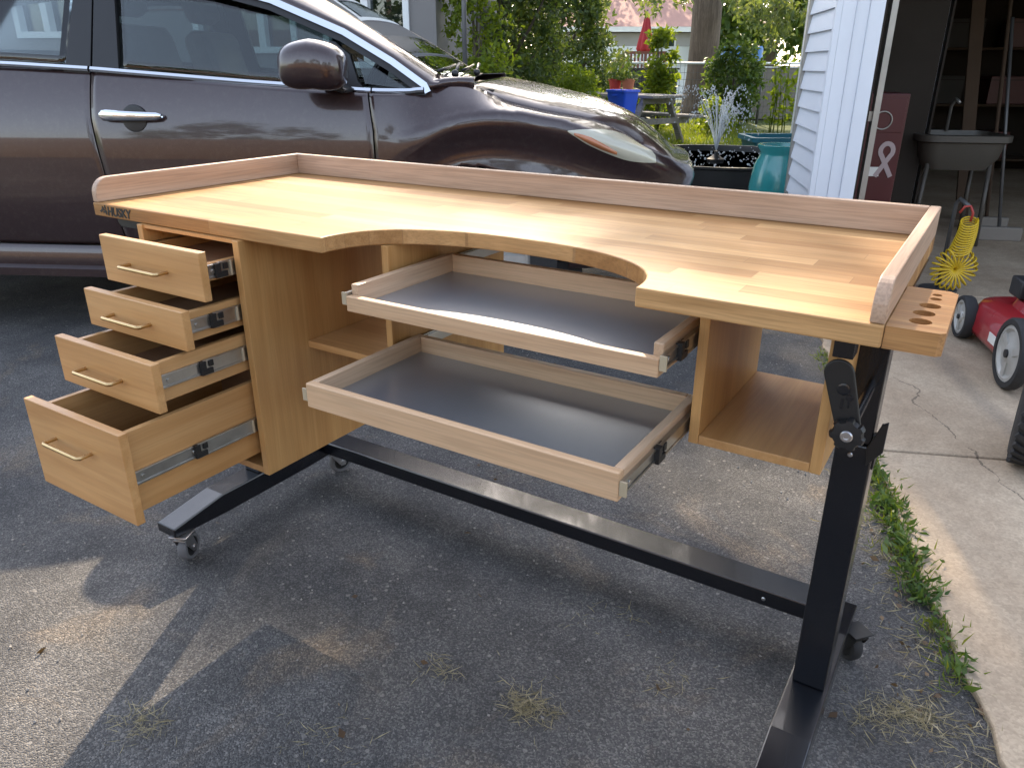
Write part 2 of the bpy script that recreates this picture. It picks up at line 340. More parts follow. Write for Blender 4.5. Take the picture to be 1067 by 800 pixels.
class MB:
    """collects shapes into one mesh"""
    def __init__(s): s.v = []; s.f = []; s.mi = []; s.cur = 0
    def add(s, vs, fs):
        b = len(s.v); s.v += [tuple(v) for v in vs]; s.f += [tuple(b+i for i in f) for f in fs]; s.mi += [s.cur]*len(fs); return s
    def box(s, x0, x1, y0, y1, z0, z1, mat=None):
        vs = [(x, y, z) for z in (z0, z1) for y in (y0, y1) for x in (x0, x1)]
        if mat is not None: vs = [mat @ Vector(v) for v in vs]
        return s.add(vs, [(0, 2, 3, 1), (4, 5, 7, 6), (0, 1, 5, 4), (2, 6, 7, 3), (0, 4, 6, 2), (1, 3, 7, 5)])
    def bar(s, p, q, w, h, upv=(0, 0, 1)):
        p = Vector(p); q = Vector(q); d = (q-p).normalized(); sd = d.cross(Vector(upv)).normalized(); u = sd.cross(d)
        vs = [e+sd*a*w/2+u*b*h/2 for e in (p, q) for a, b in ((-1, -1), (1, -1), (1, 1), (-1, 1))]
        return s.add(vs, [(0, 1, 2, 3), (7, 6, 5, 4), (0, 4, 5, 1), (1, 5, 6, 2), (2, 6, 7, 3), (3, 7, 4, 0)])
    def tube(s, pts, r, n=8, cap=True, closed=False):
        pts = [Vector(p) for p in pts]; m = len(pts); rs = r if isinstance(r, (list, tuple)) else [r]*m
        ref = Vector((0, 0, 1)); rings = []
        prev = None
        for i, p in enumerate(pts):
            a = pts[i-1] if (i > 0 or closed) else p; b = pts[(i+1) % m] if (i < m-1 or closed) else p
            d = (b-a).normalized()
            if prev is None:
                x = d.cross(ref)
                if x.length < .1: x = d.cross(Vector((1, 0, 0)))
            else: x = prev-d*prev.dot(d)
            x.normalize(); y = d.cross(x); prev = x
            rings.append([p+(x*cos(2*pi*k/n)+y*sin(2*pi*k/n))*rs[i] for k in range(n)])
        vs = [v for rg in rings for v in rg]; fs = []
        for i in range(m if closed else m-1):
            j = (i+1) % m
            for k in range(n): fs.append((i*n+k, i*n+(k+1) % n, j*n+(k+1) % n, j*n+k))
        if cap and not closed:
            fs.append(tuple(range(n))[::-1]); fs.append(tuple((m-1)*n+k for k in range(n)))
        return s.add(vs, fs)
    def lathe(s, prof, n=32, mat=None, close=False):
        vs = []; fs = []; m = len(prof)
        for (r, z) in prof:
            for k in range(n): vs.append(Vector((r*cos(2*pi*k/n), r*sin(2*pi*k/n), z)))
        if mat is not None: vs = [mat @ v for v in vs]
        for i in range(m if close else m-1):
            j = (i+1) % m
            for k in range(n): fs.append((i*n+k, i*n+(k+1) % n, j*n+(k+1) % n, j*n+k))
        if not close:
            if prof[0][0] > 1e-6: fs.append(tuple(range(n))[::-1])
            if prof[-1][0] > 1e-6: fs.append(tuple((m-1)*n+k for k in range(n)))
        return s.add(vs, fs)
    def prism(s, poly, fa, fb):
        """poly: 2d points; fa/fb map a 2d point to the two end caps"""
        n = len(poly); vs = [fa(*p) for p in poly]+[fb(*p) for p in poly]
        return s.add(vs, [tuple(range(n))[::-1], tuple(range(n, 2*n))]+[(i, (i+1) % n, n+(i+1) % n, n+i) for i in range(n)])
    def grid(s, P):
        n = len(P); m = len(P[0]); vs = [p for row in P for p in row]
        return s.add(vs, [(i*m+j, i*m+j+1, (i+1)*m+j+1, (i+1)*m+j) for i in range(n-1) for j in range(m-1)])
    def ball(s, c, r, seg=10, rings=6, sc=(1, 1, 1)):
        c = Vector(c); prof = [(max(1e-7, r*sin(pi*i/rings)), -r*cos(pi*i/rings)) for i in range(rings+1)]
        return s.lathe(prof, seg, Matrix.Translation(c) @ Matrix.Diagonal((*sc, 1)))
    def mesh(s, name, fix=True, merge=False):
        me = bpy.data.meshes.new(name); me.from_pydata([tuple(v) for v in s.v], [], s.f)
        if any(s.mi): me.polygons.foreach_set('material_index', s.mi)
        if fix:
            bm = bmesh.new(); bm.from_mesh(me)
            if merge: bmesh.ops.remove_doubles(bm, verts=bm.verts, dist=1e-5)
            bmesh.ops.recalc_face_normals(bm, faces=bm.faces); bm.to_mesh(me); bm.free()
        me.update(); return me
    def build(s, name, mat, parent=None, **kw):
        mg = kw.pop('merge', False)
        return fin(name, s.mesh(name, merge=mg), mat, parent, **kw)
def struct(o): o['kind'] = 'structure'; return o
def rot_to(axis, loc):
    return Matrix.Translation(Vector(loc)) @ Vector(axis).normalized().to_track_quat('Z', 'Y').to_matrix().to_4x4()

def leaf_mesh(name, pos, size, seed=1, aspect=.5, normals=None, flat=0.0, droop=0.0):
    """many leaf-shaped faces: pos (n,3), size scalar or (n,)"""
    g = np.random.default_rng(seed); n = len(pos); pos = np.asarray(pos, float)
    d = g.normal(size=(n, 3)); d[:, 2] = d[:, 2]*(1-flat)-droop; d /= np.linalg.norm(d, axis=1)[:, None]
    t = g.normal(size=(n, 3)); s_ = np.cross(d, t); s_ /= np.linalg.norm(s_, axis=1)[:, None]
    nn = np.cross(s_, d)
    L = (np.asarray(size)*(.65+.7*g.random(n)))[:, None]; W = L*aspect*.5
    a = pos; b = pos+d*L*.45+s_*W+nn*L*.05; c_ = pos+d*L-nn*L*.10; e = pos+d*L*.45-s_*W+nn*L*.05
    v = np.stack([a, b, c_, e], 1).reshape(-1, 3)
    me = bpy.data.meshes.new(name); me.vertices.add(4*n); me.vertices.foreach_set('co', v.ravel().astype(np.float32))
    me.loops.add(4*n); me.loops.foreach_set('vertex_index', np.arange(4*n, dtype=np.int32))
    me.polygons.add(n); me.polygons.foreach_set('loop_start', np.arange(0, 4*n, 4, dtype=np.int32))
    me.update(calc_edges=True); me.validate(); return me
def clump_points(cent, rad, per, seed, squash=1.0):
    g = np.random.default_rng(seed); out = []
    for c_, r in zip(cent, rad):
        d = g.normal(size=(per, 3)); d /= np.linalg.norm(d, axis=1)[:, None]
        q = d*(r*g.random(per)[:, None]**.45); q[:, 2] *= squash
        out.append(q+np.asarray(c_))
    return np.concatenate(out)

# ------------------------------------------------------------------ frames: garage
G = Vector((0.79, 3.56, 0)); E1 = Vector((.9245, .3811, 0)).normalized(); E2 = Vector((-E1.y, E1.x, 0))
GROT = math.atan2(E1.y, E1.x)
def gp(a, b, z=0): return G+E1*a+E2*b+Vector((0, 0, z))
GM = Matrix.Translation(G) @ Matrix.Rotation(GROT, 4, 'Z')

# ------------------------------------------------------------------ ground
def poly_sheet(name, pts, mat, z):
    m = MB(); m.add([(x, y, z) for x, y in pts], [tuple(range(len(pts)))]); return struct(m.build(name, mat))
poly_sheet('ground', [(-180, -120), (150, -120), (150, 200), (-180, 200)], M['lawn'], -.012)
A = CAM+FH*10.2+RH*1.6; B_ = CAM+FH*10.2-RH*16; D_ = CAM-FH*7-RH*16; E_ = CAM-FH*7+RH*9
asph = poly_sheet('asphalt_driveway', [(A.x, A.y), (B_.x, B_.y), (D_.x, D_.y), (E_.x, E_.y), tuple(gp(6, -6)[:2]), tuple(gp(.4, -.0)[:2]), tuple(gp(.4, 4)[:2])], M['asphalt'], -.004)
# concrete apron slabs with a joint between them
def slab(name, a0, a1, b0, b1, edge=0):
    m = MB(); n = 40; rr = random.Random(int(b0*100)+5)
    pts = []
    for i in range(n+1):
        b = b0+(b1-b0)*i/n
        pts.append((a0+(.056*b+rr.uniform(-.012, .012) if edge else 0), b))
    poly = pts+[(a1, b1), (a1, b0)]
    m.prism(poly, lambda x, y: (x, y, -.06), lambda x, y: (x, y, .012))
    me = m.mesh(name); o = fin(name, me, M['concrete'], None, bevel=.006, world=False)
    o.location = G; o.rotation_euler = (0, 0, GROT); return struct(o)
slab('concrete_apron', 0.0, 6, -2.030, -.004, 1); slab('concrete_apron', 0.0, 6, -5.2, -2.042, 1); slab('garage_floor', .22, 6, .004, 6.3)

# pebbles and grit on the asphalt: one uncountable mass
g = np.random.default_rng(3); m = MB()
for i in range(2600):
    x = g.uniform(-1.2, 2.0); y = g.uniform(-.75, 2.6)
    if (Vector((x, y, 0))-G).dot(E1) > -.02: continue
    r = .0011+.0032*g.random()**4
    Rm = Matrix.Translation((x, y, r*.3-.003)) @ Euler(tuple(g.uniform(0, 6, 3))).to_matrix().to_4x4() @ Matrix.Diagonal((r*1.3, r, r*.8, 1))
    vs = [Rm @ Vector(v) for v in ((1, 0, 0), (-1, 0, 0), (0, 1, 0), (0, -1, 0), (0, 0, 1), (0, 0, -1))]
    m.add(vs, [(0, 2, 4), (2, 1, 4), (1, 3, 4), (3, 0, 4), (2, 0, 5), (1, 2, 5), (3, 1, 5), (0, 3, 5)])
tag(m.build('gravel', M['pebble']), 'loose pale grit and pebbles scattered over the asphalt', 'gravel', kind='stuff')

# ------------------------------------------------------------------ WORKBENCH
W, D, ZT, ZU = 1.575, .5936, .9214, .8935
bench = thing('workbench', 'butcher block workbench with half round cutout, open drawers and black wheeled steel frame', 'workbench', (W/2, D/2, 0))
# tabletop with the scooped cutout
x1, x2, dep = .6800, 1.2660, .182
cx_, hw_ = (x1+x2)/2, (x2-x1)/2
poly = [(0, 0), (x1, 0)]
for i in range(1, 48):
    th = pi*i/48; cc, ss = cos(th), sin(th); n_ = 2.35
    poly.append((cx_-hw_*math.copysign(abs(cc)**(2/n_), cc), dep*abs(ss)**(2/n_)))
poly += [(x2, 0), (W, 0), (W, D), (0, D)]
m = MB(); m.prism(poly, lambda x, y: (x, y, ZU), lambda x, y: (x, y, ZT)); m.build('tabletop', M['block'], bench, bevel=.0025)
ZB = ZT+.0512; TB = .0172
def rounded_side(x0, x1_):
    pts = [(0.002, ZT+.0006)]; r = .034
    for i in range(9):
        a = pi-(pi/2)*i/8; pts.append((.002+r+r*cos(a), ZB-r+r*sin(a)))
    pts += [(D, ZB), (D, ZT+.0006)]
    mm = MB(); mm.prism(pts, lambda y, z: (x0, y, z), lambda y, z: (x1_, y, z)); return mm
rounded_side(0, TB).build('side_board', M['oak_y'], bench, bevel=.0018)
rounded_side(W-TB, W).build('side_board', M['oak_y'], bench, bevel=.0018)
MB().box(TB+.0004, W-TB-.0004, D-TB, D, ZT+.0006, ZB).build('back_board', M['oak'], bench, bevel=.0018)
# tool holder block with round pockets, on the right end
bx0, bx1, by0, by1 = W+.0008, W+.0625, .004, .206
m = MB(); hb = []; bz0, bz1 = ZU, ZT-.0005
holes = [(1.608, .043, .0125), (1.608, .081, .0125), (1.611, .119, .0125), (1.614, .156, .007), (1.614, .178, .006)]
bm = bmesh.new()
outer = [(bx0, by0), (bx1-.006, by0), (bx1, by0+.006), (bx1, by1-.01), (bx1-.01, by1), (bx0, by1)]
ev = [bm.verts.new((x, y, bz1)) for x, y in outer]; edges = [bm.edges.new((ev[i], ev[(i+1) % len(ev)])) for i in range(len(ev))]
rings = []
for hx, hy, hr in holes:
    rg = [bm.verts.new((hx+hr*cos(2*pi*k/20), hy+hr*sin(2*pi*k/20), bz1)) for k in range(20)]; rings.append(rg)
    edges += [bm.edges.new((rg[k], rg[(k+1) % 20])) for k in range(20)]
bmesh.ops.triangle_fill(bm, use_beauty=True, use_dissolve=False, edges=edges)
for rg in rings:
    lo = [bm.verts.new((v.co.x, v.co.y, bz0+.006)) for v in rg]
    for k in range(20): bm.faces.new((rg[k], rg[(k+1) % 20], lo[(k+1) % 20], lo[k]))
    bm.faces.new(lo)
lo = [bm.verts.new((x, y, bz0)) for x, y in outer]
for i in range(len(ev)): bm.faces.new((ev[i], ev[(i+1) % len(ev)], lo[(i+1) % len(ev)], lo[i]))
bm.faces.new(lo); bmesh.ops.recalc_face_normals(bm, faces=bm.faces)
me = bpy.data.meshes.new('tool_holder'); bm.to_mesh(me); bm.free(); fin('tool_holder', me, M['holder'], bench)

# stamped lettering on the front edge
def text_mesh(body, size, ext, shear=0.0):
    cu = bpy.data.curves.new('txt', 'FONT'); cu.body = body; cu.size = size; cu.extrude = ext; cu.shear = shear; cu.offset = size*.028
    o = bpy.data.objects.new('txt', cu); C.objects.link(o); bpy.context.view_layer.update()
    me = bpy.data.meshes.new_from_object(o.evaluated_get(bpy.context.evaluated_depsgraph_get())); bpy.data.objects.remove(o); return me
me = text_mesh('HUSKY', .0255, .0006, .12)
me.transform(Matrix.Translation((.050, -.0004, ZU+.0052)) @ Matrix.Rotation(pi/2, 4, 'X') @ Matrix.Diagonal((1.02, 1, 1, 1)))
logo = fin('logo_lettering', me, M['blackmatte'], bench)
m = MB()   # small dog-head shaped emblem left of the letters
for pl in ([(0, 4), (5, 7.5), (6.5, 12), (9, 9), (11, 6), (8, 5.6), (5, 4.6), (3.2, 2.6)], [(6, 3.4), (9, 4.6), (12.5, 7.6), (14.5, 4.2), (13, 0), (10.6, 3.2), (8.4, 2.2)], [(10, 10), (12, 14), (14, 9), (13, 8)]):
    m.prism(pl, lambda x, y: (.0225+x*.0018, .0002, ZU+.0050+y*.00150), lambda x, y: (.0225+x*.0018, -.0010, ZU+.0050+y*.00150))
m.build('emblem', M['blackmatte'], logo)

# drawer cabinet
YF = -.010; CX0, CX1, CZ0 = .163, .473, .396; PT = .0165; YBK = .46
cab = MB().box(CX1-PT, CX1, YF, YBK, CZ0, ZU-.0006).build('drawer_cabinet', M['ply_z'], bench, bevel=.0012)
MB().box(CX0, CX0+PT, YF, YBK, CZ0, ZU-.0006).build('side_panel', M['ply_z'], cab, bevel=.0012)
MB().box(CX0+PT+.0003, CX1-PT-.0003, YF+.002, YBK, CZ0, CZ0+.0150).build('bottom_panel', M['ply_y'], cab, bevel=.001)
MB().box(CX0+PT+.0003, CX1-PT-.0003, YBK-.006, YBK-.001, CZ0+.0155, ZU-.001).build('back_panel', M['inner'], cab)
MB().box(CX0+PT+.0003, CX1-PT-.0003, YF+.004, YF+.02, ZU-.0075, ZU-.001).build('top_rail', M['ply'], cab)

def slide_mesh(x, sx, y0, ymid, y1, zc, h=.034):
    """telescopic rail pair on the side face at x, sx = outward direction"""
    mm = MB()
    def bx(a, b, ya, yb, za, zb): mm.box(min(x+sx*a, x+sx*b), max(x+sx*a, x+sx*b), ya, yb, za, zb)
    bx(.0002, .0042, y0, y1, zc-h*.36, zc+h*.36)
    bx(.0042, .0062, y0, y1, zc+h*.24, zc+h*.36); bx(.0042, .0062, y0, y1, zc-h*.36, zc-h*.24)
    bx(.0044, .0085, ymid, y1, zc-h*.42, zc+h*.42)
    bx(.0085, .0098, ymid, y1, zc+h*.30, zc+h*.42); bx(.0085, .0098, ymid, y1, zc-h*.42, zc-h*.30)
    for k in range(4):
        yy = y0+.02+k*(y1-y0-.04)/3.3
        mm.lathe([(.0042, 0), (.0042, .0022)], 10, rot_to((sx, 0, 0), (x+sx*.0042, yy, zc)))
    return mm
def clip_mesh(x, sx, y, zc, h=.034):
    mm = MB(); a, b = sorted((x+sx*.002, x+sx*.0118))
    mm.box(a, b, y-.008, y+.018, zc-h*.5, zc-h*.1).box(a, b, y-.008, y+.004, zc-h*.1, zc+h*.5).box(a, b, y+.010, y+.020, zc+h*.02, zc+h*.46)
    return mm
def add_slide(par, x, sx, y0, ymid, y1, zc, h=.034):
    s_ = slide_mesh(x, sx, y0, ymid, y1, zc, h).build('drawer_slide', M['zinc'], par, bevel=.0006)
    return s_

drawers = [(.795, .8865, -.095, .824, .857, .86), (.7155, .790, -.147, .722, .778, .755), (.620, .7135, -.222, .628, .704, .668), (.4315, .612, -.304, .440, .600, .522)]
FT = .0165
for (z0, z1, yf, bz0_, bz1_, hz) in drawers:
    dr = MB().box(.1655, .4695, yf, yf+FT, z0, z1).build('drawer', M['ply'], bench, bevel=.0016)
    L = .40; ya = yf+FT+.0003; yb = ya+L; sx0, sx1 = .192, .4440
    # box: sides, back, floor
    for xa_ in (sx0, sx1-.012): MB().box(xa_, xa_+.012, ya, yb, bz0_, bz1_).build('drawer_side', M['ply_y'], dr, bevel=.001)
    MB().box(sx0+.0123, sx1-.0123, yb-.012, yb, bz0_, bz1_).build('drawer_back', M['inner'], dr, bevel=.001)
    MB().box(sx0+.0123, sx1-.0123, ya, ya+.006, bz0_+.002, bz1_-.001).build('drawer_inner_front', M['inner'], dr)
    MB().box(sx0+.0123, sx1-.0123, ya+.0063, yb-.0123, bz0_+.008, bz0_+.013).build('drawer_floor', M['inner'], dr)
    zc = (bz0_+bz1_)/2+.002 if bz1_-bz0_ < .1 else bz0_+.070
    ext = YF-ya
    for (xx, sg) in ((sx1, 1), (sx0, -1)):
        add_slide(dr, xx, sg, ya+.004, ya+max(.02, ext*.50), yb, zc, .036)
        clip_mesh(xx, sg, ya+max(.02, ext*.50), zc, .027).build('slide_clip', M['blackmatte'], dr, bevel=.0006)
    if True:
        MB().box(sx1+.0005, sx1+.0125, YF-.010, YF-.006, zc-.014, zc+.014).build('slide_end_stop', M['nylon'], dr, bevel=.001)
    # bent bar pull
    hx = .312; hw2 = .0575; zz = z0+(z1-z0)*.47 if z1-z0 < .15 else z1-.062
    pr = .026
    pts = [(hx-hw2, yf, zz)]
    for i in range(6):
        a = (pi/2)*i/5; pts.append((hx-hw2+.006*(1-cos(a)), yf-pr+.006*(1-sin(a)), zz))
    for i in range(6):
        a = (pi/2)*i/5; pts.append((hx+hw2-.006*(1-sin(a)), yf-pr+.006*(1-cos(a)), zz))
    pts.append((hx+hw2, yf, zz))
    MB().tube(pts, .0036, 10).build('handle', M['brass'], dr, smooth=50)

# open compartment between cabinet and divider, shelf
dv = MB().box(.7195, .7345, .108, .50, .56, ZU-.0006).build('divider_panel', M['ply_z'], bench, bevel=.0012)
MB().box(CX1+.0004, .7190, .135, .455, .640, .6545).build('shelf', M['ply'], bench, bevel=.0012)

# two pull-out trays
def tray(yf, depth, z0, zl, zs, sheet_z):
    X0, X1 = .747, 1.3145; t = .0145; yb = yf+depth
    tr = MB().box(X0, X1, yf, yf+t, z0, zl).build('tray', M['tray'], bench, bevel=.0016)
    MB().box(X0, X0+t, yf+t+.0003, yb, z0, zs).build('tray_side', M['tray_y'], tr, bevel=.0016)
    MB().box(X1-t, X1, yf+t+.0003, yb, z0, zs).build('tray_side', M['tray_y'], tr, bevel=.0016)
    MB().box(X0+t+.0003, X1-t-.0003, yb-t, yb, z0, zs).build('tray_back', M['tray'], tr, bevel=.0016)
    MB().box(X0+t+.0003, X1-t-.0003, yf+t+.0003, yb-t-.0003, sheet_z-.004, sheet_z).build('tray_sheet', M['sheet'], tr)
    zc = (z0+zs)/2-.001
    for (xx, sg) in ((X1, 1), (X0, -1)):
        ext = .11-yf
        add_slide(tr, xx, sg, yf+.004, yf+ext*.5, .49, zc, .030)
        clip_mesh(xx, sg, yf+ext*.5, zc, .026).build('slide_clip', M['blackmatte'], tr, bevel=.0006)
        a, b = sorted((xx+sg*.0005, xx+sg*.0110))
        MB().box(a, b, yf+.001, yf+.0045, zc-.011, zc+.011).build('slide_end_stop', M['nylon'], tr, bevel=.0005)
tray(-.0185, .300, .8055, .8325, .8505, .8165)
tray(-.128, .300, .6675, .7105, .7105, .680)

# open box at the right
QX0, QX1, QY0, QY1, QZ0 = 1.3275, 1.5225, .100, .418, .662; QT = .0155
cb = MB().box(QX0, QX0+QT, QY0, QY1, QZ0, ZU-.0006).build('storage_box', M['ply_z'], bench, bevel=.0012)
MB().box(QX1-QT, QX1, QY0, QY1, QZ0, ZU-.0006).build('side_panel', M['ply_z'], cb, bevel=.0012)
MB().box(QX0+QT+.0003, QX1-QT-.0003, QY0+.001, QY1-.001, QZ0, QZ0+.0145).build('box_floor', M['ply_y'], cb, bevel=.001)

# steel frame
def base_bar(xc, w=.07):
    h0, h1, tip = .082, .140, .105
    prof = [(-.004, h0+.006), (.16, h0), (.46, h0), (.622, h0+.006), (.622, tip), (.46, h1), (.15, h1), (-.004, tip+.008)]
    mm = MB(); mm.prism(prof, lambda y, z: (xc-w/2, y, z), lambda y, z: (xc+w/2, y, z)); return mm
XL, XR = .033, 1.5425
for xc in (XL, XR): base_bar(xc).build('base_bar', M['black'], bench, bevel=.003)
MB().box(XL+.0355, XR-.0355, .515, .592, .1005, .1405).build('cross_bar', M['black'], bench, bevel=.003)
def column(xc, first):
    c0 = MB().box(xc-.0285, xc+.0285, .277, .345, .1405, .640).build('leg_column', M['black'], bench, bevel=.003)
    MB().box(xc-.023, xc+.023, .283, .339, .6405, ZU-.004).build('inner_tube', M['black'], c0, bevel=.002)
    MB().box(xc-.034, xc+.034, .06, .53, ZU-.0038, ZU-.0006).build('top_plate', M['black'], c0)
    MB().box(xc+.0285, xc+.0318, .283, .339, .60, .66).build('collar', M['blackmatte'], c0, bevel=.001)
    m2 = MB(); m2.prism([(0, .612), (.020, .640), (.020, .690), (.011, .684), (-.004, .640)], lambda a, z: (xc+.0290+a*.2, .277-a*.0+.0, z) if False else (xc+.022+a, .2775, z), lambda a, z: (xc+.022+a, .268, z))
    m2.build('release_tab', M['blackmatte'], c0, bevel=.001)
    # height plate: a rounded tongue bolted to the front
    pts = []
    P0, r0 = (1.525, .823), .0190; P1, r1 = (1.5495, .744), .0160
    dx, dz = P1[0]-P0[0], P1[1]-P0[1]; L = sqrt(dx*dx+dz*dz); ang = math.atan2(dz, dx)
    for i in range(13):
        a = ang+pi/2+pi*i/12; pts.append((P0[0]+r0*cos(a), P0[1]+r0*sin(a)))
    for i in range(13):
        a = ang-pi/2+pi*i/12; pts.append((P1[0]+r1*cos(a), P1[1]+r1*sin(a)))
    sh = xc-XR
    m3 = MB(); m3.prism(pts, lambda x, z: (x+sh, .0920, z), lambda x, z: (x+sh, .0850, z))
    MB().lathe([(.007, 0), (.007, .1905)], 14, rot_to((0, 1, 0), (1.5495+sh, .0922, .744))).build('tie_bolt', M['black'], c0, smooth=40)
    MB().box(1.512+sh, 1.538+sh, .0922, .126, .842, ZU-.004).build('plate_bracket', M['black'], c0, bevel=.001)
    pl = m3.build('height_plate', M['blackmatte'], c0, bevel=.002)
    m4 = MB().lathe([(.0085, 0), (.0085, .0015), (.006, .0022), (.0001, .0022)], 20, rot_to((0, -1, 0), (1.5345+sh, .0850, .803)))
    m4.lathe([(.0045, 0), (.0045, .0013), (.0001, .0016)], 14, rot_to((0, -1, 0), (1.5435+sh, .0850, .792)))
    m4.box(1.534+sh, 1.5365+sh, .0838, .0850, .775, .789); m4.box(1.5425+sh, 1.5445+sh, .0838, .0850, .778, .788)
    m4.build('plate_boss', M['black'], c0)
    # fluted lock knob
    pr = []; nn = 56
    for (r_, z_) in ((.021, 0), (.0245, .004), (.0250, .012), (.0225, .017), (.010, .0185)):
        pr.append((r_, z_))
    m5 = MB(); vs = []; mt = rot_to((0, -1, 0), (1.5500+sh, .0850, .7440)) @ Matrix.Scale(.86, 4)
    for (r_, z_) in pr:
        for k in range(nn):
            rr = r_*(1+.075*(1 if (k//4) % 2 else -1)*(1 if r_ > .02 else 0)); vs.append(mt @ Vector((rr*cos(2*pi*k/nn), rr*sin(2*pi*k/nn), z_)))
    fs = [(i*nn+k, i*nn+(k+1) % nn, (i+1)*nn+(k+1) % nn, (i+1)*nn+k) for i in range(len(pr)-1) for k in range(nn)]+[tuple((len(pr)-1)*nn+k for k in range(nn)), tuple(range(nn))[::-1]]
    m5.add(vs, fs); m5.build('lock_knob', M['blackmatte'], c0, smooth=35)
    m6 = MB().lathe([(.0082, 0), (.0082, .0016), (.0068, .0030), (.0036, .0030), (.0034, .0014), (.0001, .0014)], 20, rot_to((0, -1, 0), (1.5500+sh, .0691, .7440)))
    m6.build('knob_bolt', M['steel'], c0, smooth=30)
    MB().lathe([(.0042, 0), (.0042, .0008), (.0028, .0022), (.0001, .0022)], 14, rot_to((0, -1, 0), (xc-.004, .277, .6205))).build('screw', M['steel'], c0, smooth=30)
column(XR, True)
# left upright is plain
c1 = MB().box(XL-.0285, XL+.0285, .277, .345, .1405, .640).build('leg_column', M['black'], bench, bevel=.003)
MB().box(XL-.023, XL+.023, .283, .339, .6405, ZU-.004).build('inner_tube', M['black'], c1, bevel=.002)
MB().box(XL-.034, XL+.034, .06, .53, ZU-.0038, ZU-.0006).build('top_plate', M['black'], c1)
m = MB(); m.prism([(.030, ZU-.0042), (.030, ZU-.016), (.040, ZU-.026), (.118, ZU-.026), (.118, ZU-.0042)], lambda x, z: (x, .030, z), lambda x, z: (x, .060, z))
m.build('under_rail', M['blackmatte'], bench, bevel=.002)
MB().lathe([(.0045, 0), (.0045, .001), (.003, .002), (.0001, .002)], 12, rot_to((0, -1, 0), (1.400, .515, .118))).build('screw', M['steel'], bench, smooth=30)
def caster(x, y, rz, brake, zplate=.082):
    r, w = .0375, .024
    T = Matrix.Translation((x, y, 0)) @ Matrix.Rotation(rz, 4, 'Z')
    ax = T @ Vector((0, .018, r)); dirv = (T.to_3x3() @ Vector((1, 0, 0)))
    c0 = MB().box(-.024, .024, -.024, .024, zplate-.0035, zplate-.0005, T).lathe([(.021, zplate-.012), (.021, zplate-.0036)], 20, T).build('caster', M['blackmatte'] if brake else M['steel'], bench, bevel=.001)
    m_ = MB()
    for sg in (-1, 1):
        xx = sg*(w/2+.004)
        m_.prism([(-.019, .073), (.017, .073), (.031, .034), (.027, .026), (.012, .026), (-.012, .058)], lambda a, b: T @ Vector((xx-.0013, a, b)), lambda a, b: T @ Vector((xx+.0013, a, b)))
    m_.box(-w/2-.005, w/2+.005, -.019, .017, .0722, .0750, T)
    m_.build('fork', M['steel'] if not brake else M['blackmatte'], c0, bevel=.0006)
    MB().lathe([(r-.012, -w/2), (r-.004, -w/2), (r, -w/2+.005), (r, w/2-.005), (r-.004, w/2), (r-.012, w/2)], 36, rot_to(dirv, ax), close=True).build('tyre', M['rubber'] if brake else M['grey_tread'], c0, smooth=40)
    MB().lathe([(.006, -w/2+.001), (r-.0122, -w/2+.003), (r-.0122, w/2-.003), (.006, w/2-.001)], 28, rot_to(dirv, ax), close=True).build('rim', M['blackmatte'], c0, smooth=40)
    MB().lathe([(.0058, -w/2-.008), (.0058, w/2+.008)], 12, rot_to(dirv, ax)).build('axle', M['steel'], c0, smooth=40)
    if brake:
        MB().box(-.016, .016, .012, .048, .072, .080, T).box(-.020, .020, .040, .056, .066, .076, T).build('brake_pedal', M['blackmatte'], c0, bevel=.002)
caster(.058, .022, R(25), False, .088); caster(.050, .575, R(-15), False, .087)
caster(1.590, .562, R(50), True, .087); caster(XR, .022, R(15), False, .088)

# ------------------------------------------------------------------ CAR
CU = Vector((.8878, .4601, 0)).normalized(); CN = Vector((-CU.y, CU.x, 0))
CO = Vector((-1.7031, 1.0908, 0)); CROT = math.atan2(CU.y, CU.x)
CWID = 1.76
car = thing('car', 'dark plum crossover car with chrome window trim parked behind the workbench', 'car', tuple(CO+CU*.14+CN*(CWID/2)), CROT)
def cl(s, ins, z): return (s-.14, ins-CWID/2, z)          # car-local point: along, inset from the near side, height
def lerp_tab(tab, x):
    if x <= tab[0][0]: return tab[0][1]
    for (a, b), (c_, d) in zip(tab, tab[1:]):
        if x <= c_: return b+(d-b)*(x-a)/(c_-a)
    return tab[-1][1]
def sst(a, b, x):
    t = min(1, max(0, (x-a)/(b-a))); return t*t*(3-2*t)
def smooth_tab(tab, n=3, step=.02):
    xs = np.arange(tab[0][0], tab[-1][0]+1e-6, step); ys = np.array([lerp_tab(tab, x) for x in xs])
    for _ in range(n):
        y2 = ys.copy(); y2[1:-1] = (ys[:-2]+2*ys[1:-1]+ys[2:])/4; ys = y2
    return list(zip(xs, ys))
BELT = smooth_tab([(-2.40, 1.26), (-1.6, 1.23), (-.43, 1.185), (-.07, 1.166), (.62, 1.116), (1.16, 1.083), (1.36, 1.082), (1.46, 1.118), (1.58, 1.122), (1.74, 1.051), (1.91, 1.017), (2.12, .986), (2.23, .957), (2.32, .918), (2.40, .872), (2.49, .805), (2.70, .75)], 4)
CREASE = smooth_tab([(1.2, .90), (1.39, .944), (1.51, .999), (1.66, 1.022), (1.80, 1.018), (2.0, .985), (2.08, .955), (2.3, .88), (2.7, .75)], 4)
def zbelt(s): return lerp_tab(BELT, s)
def zcrease(s): return lerp_tab(CREASE, s)
SN, AS, BS = 1.83, .80, .58                                  # where the nose starts to turn, its length and depth
def plan(tau):
    """tau = s up to SN; past it the plan curves around the corner to the front (tau 0..1 beyond)"""
    if tau <= SN: return tau, 0.0, Vector((0, -1))
    t = min(1.0, (tau-SN)); a = t*pi/2; n_ = 2.25
    s = SN+AS*abs(sin(a))**(2/n_); i = BS*(1-abs(cos(a))**(2/n_))
    return s, i, None
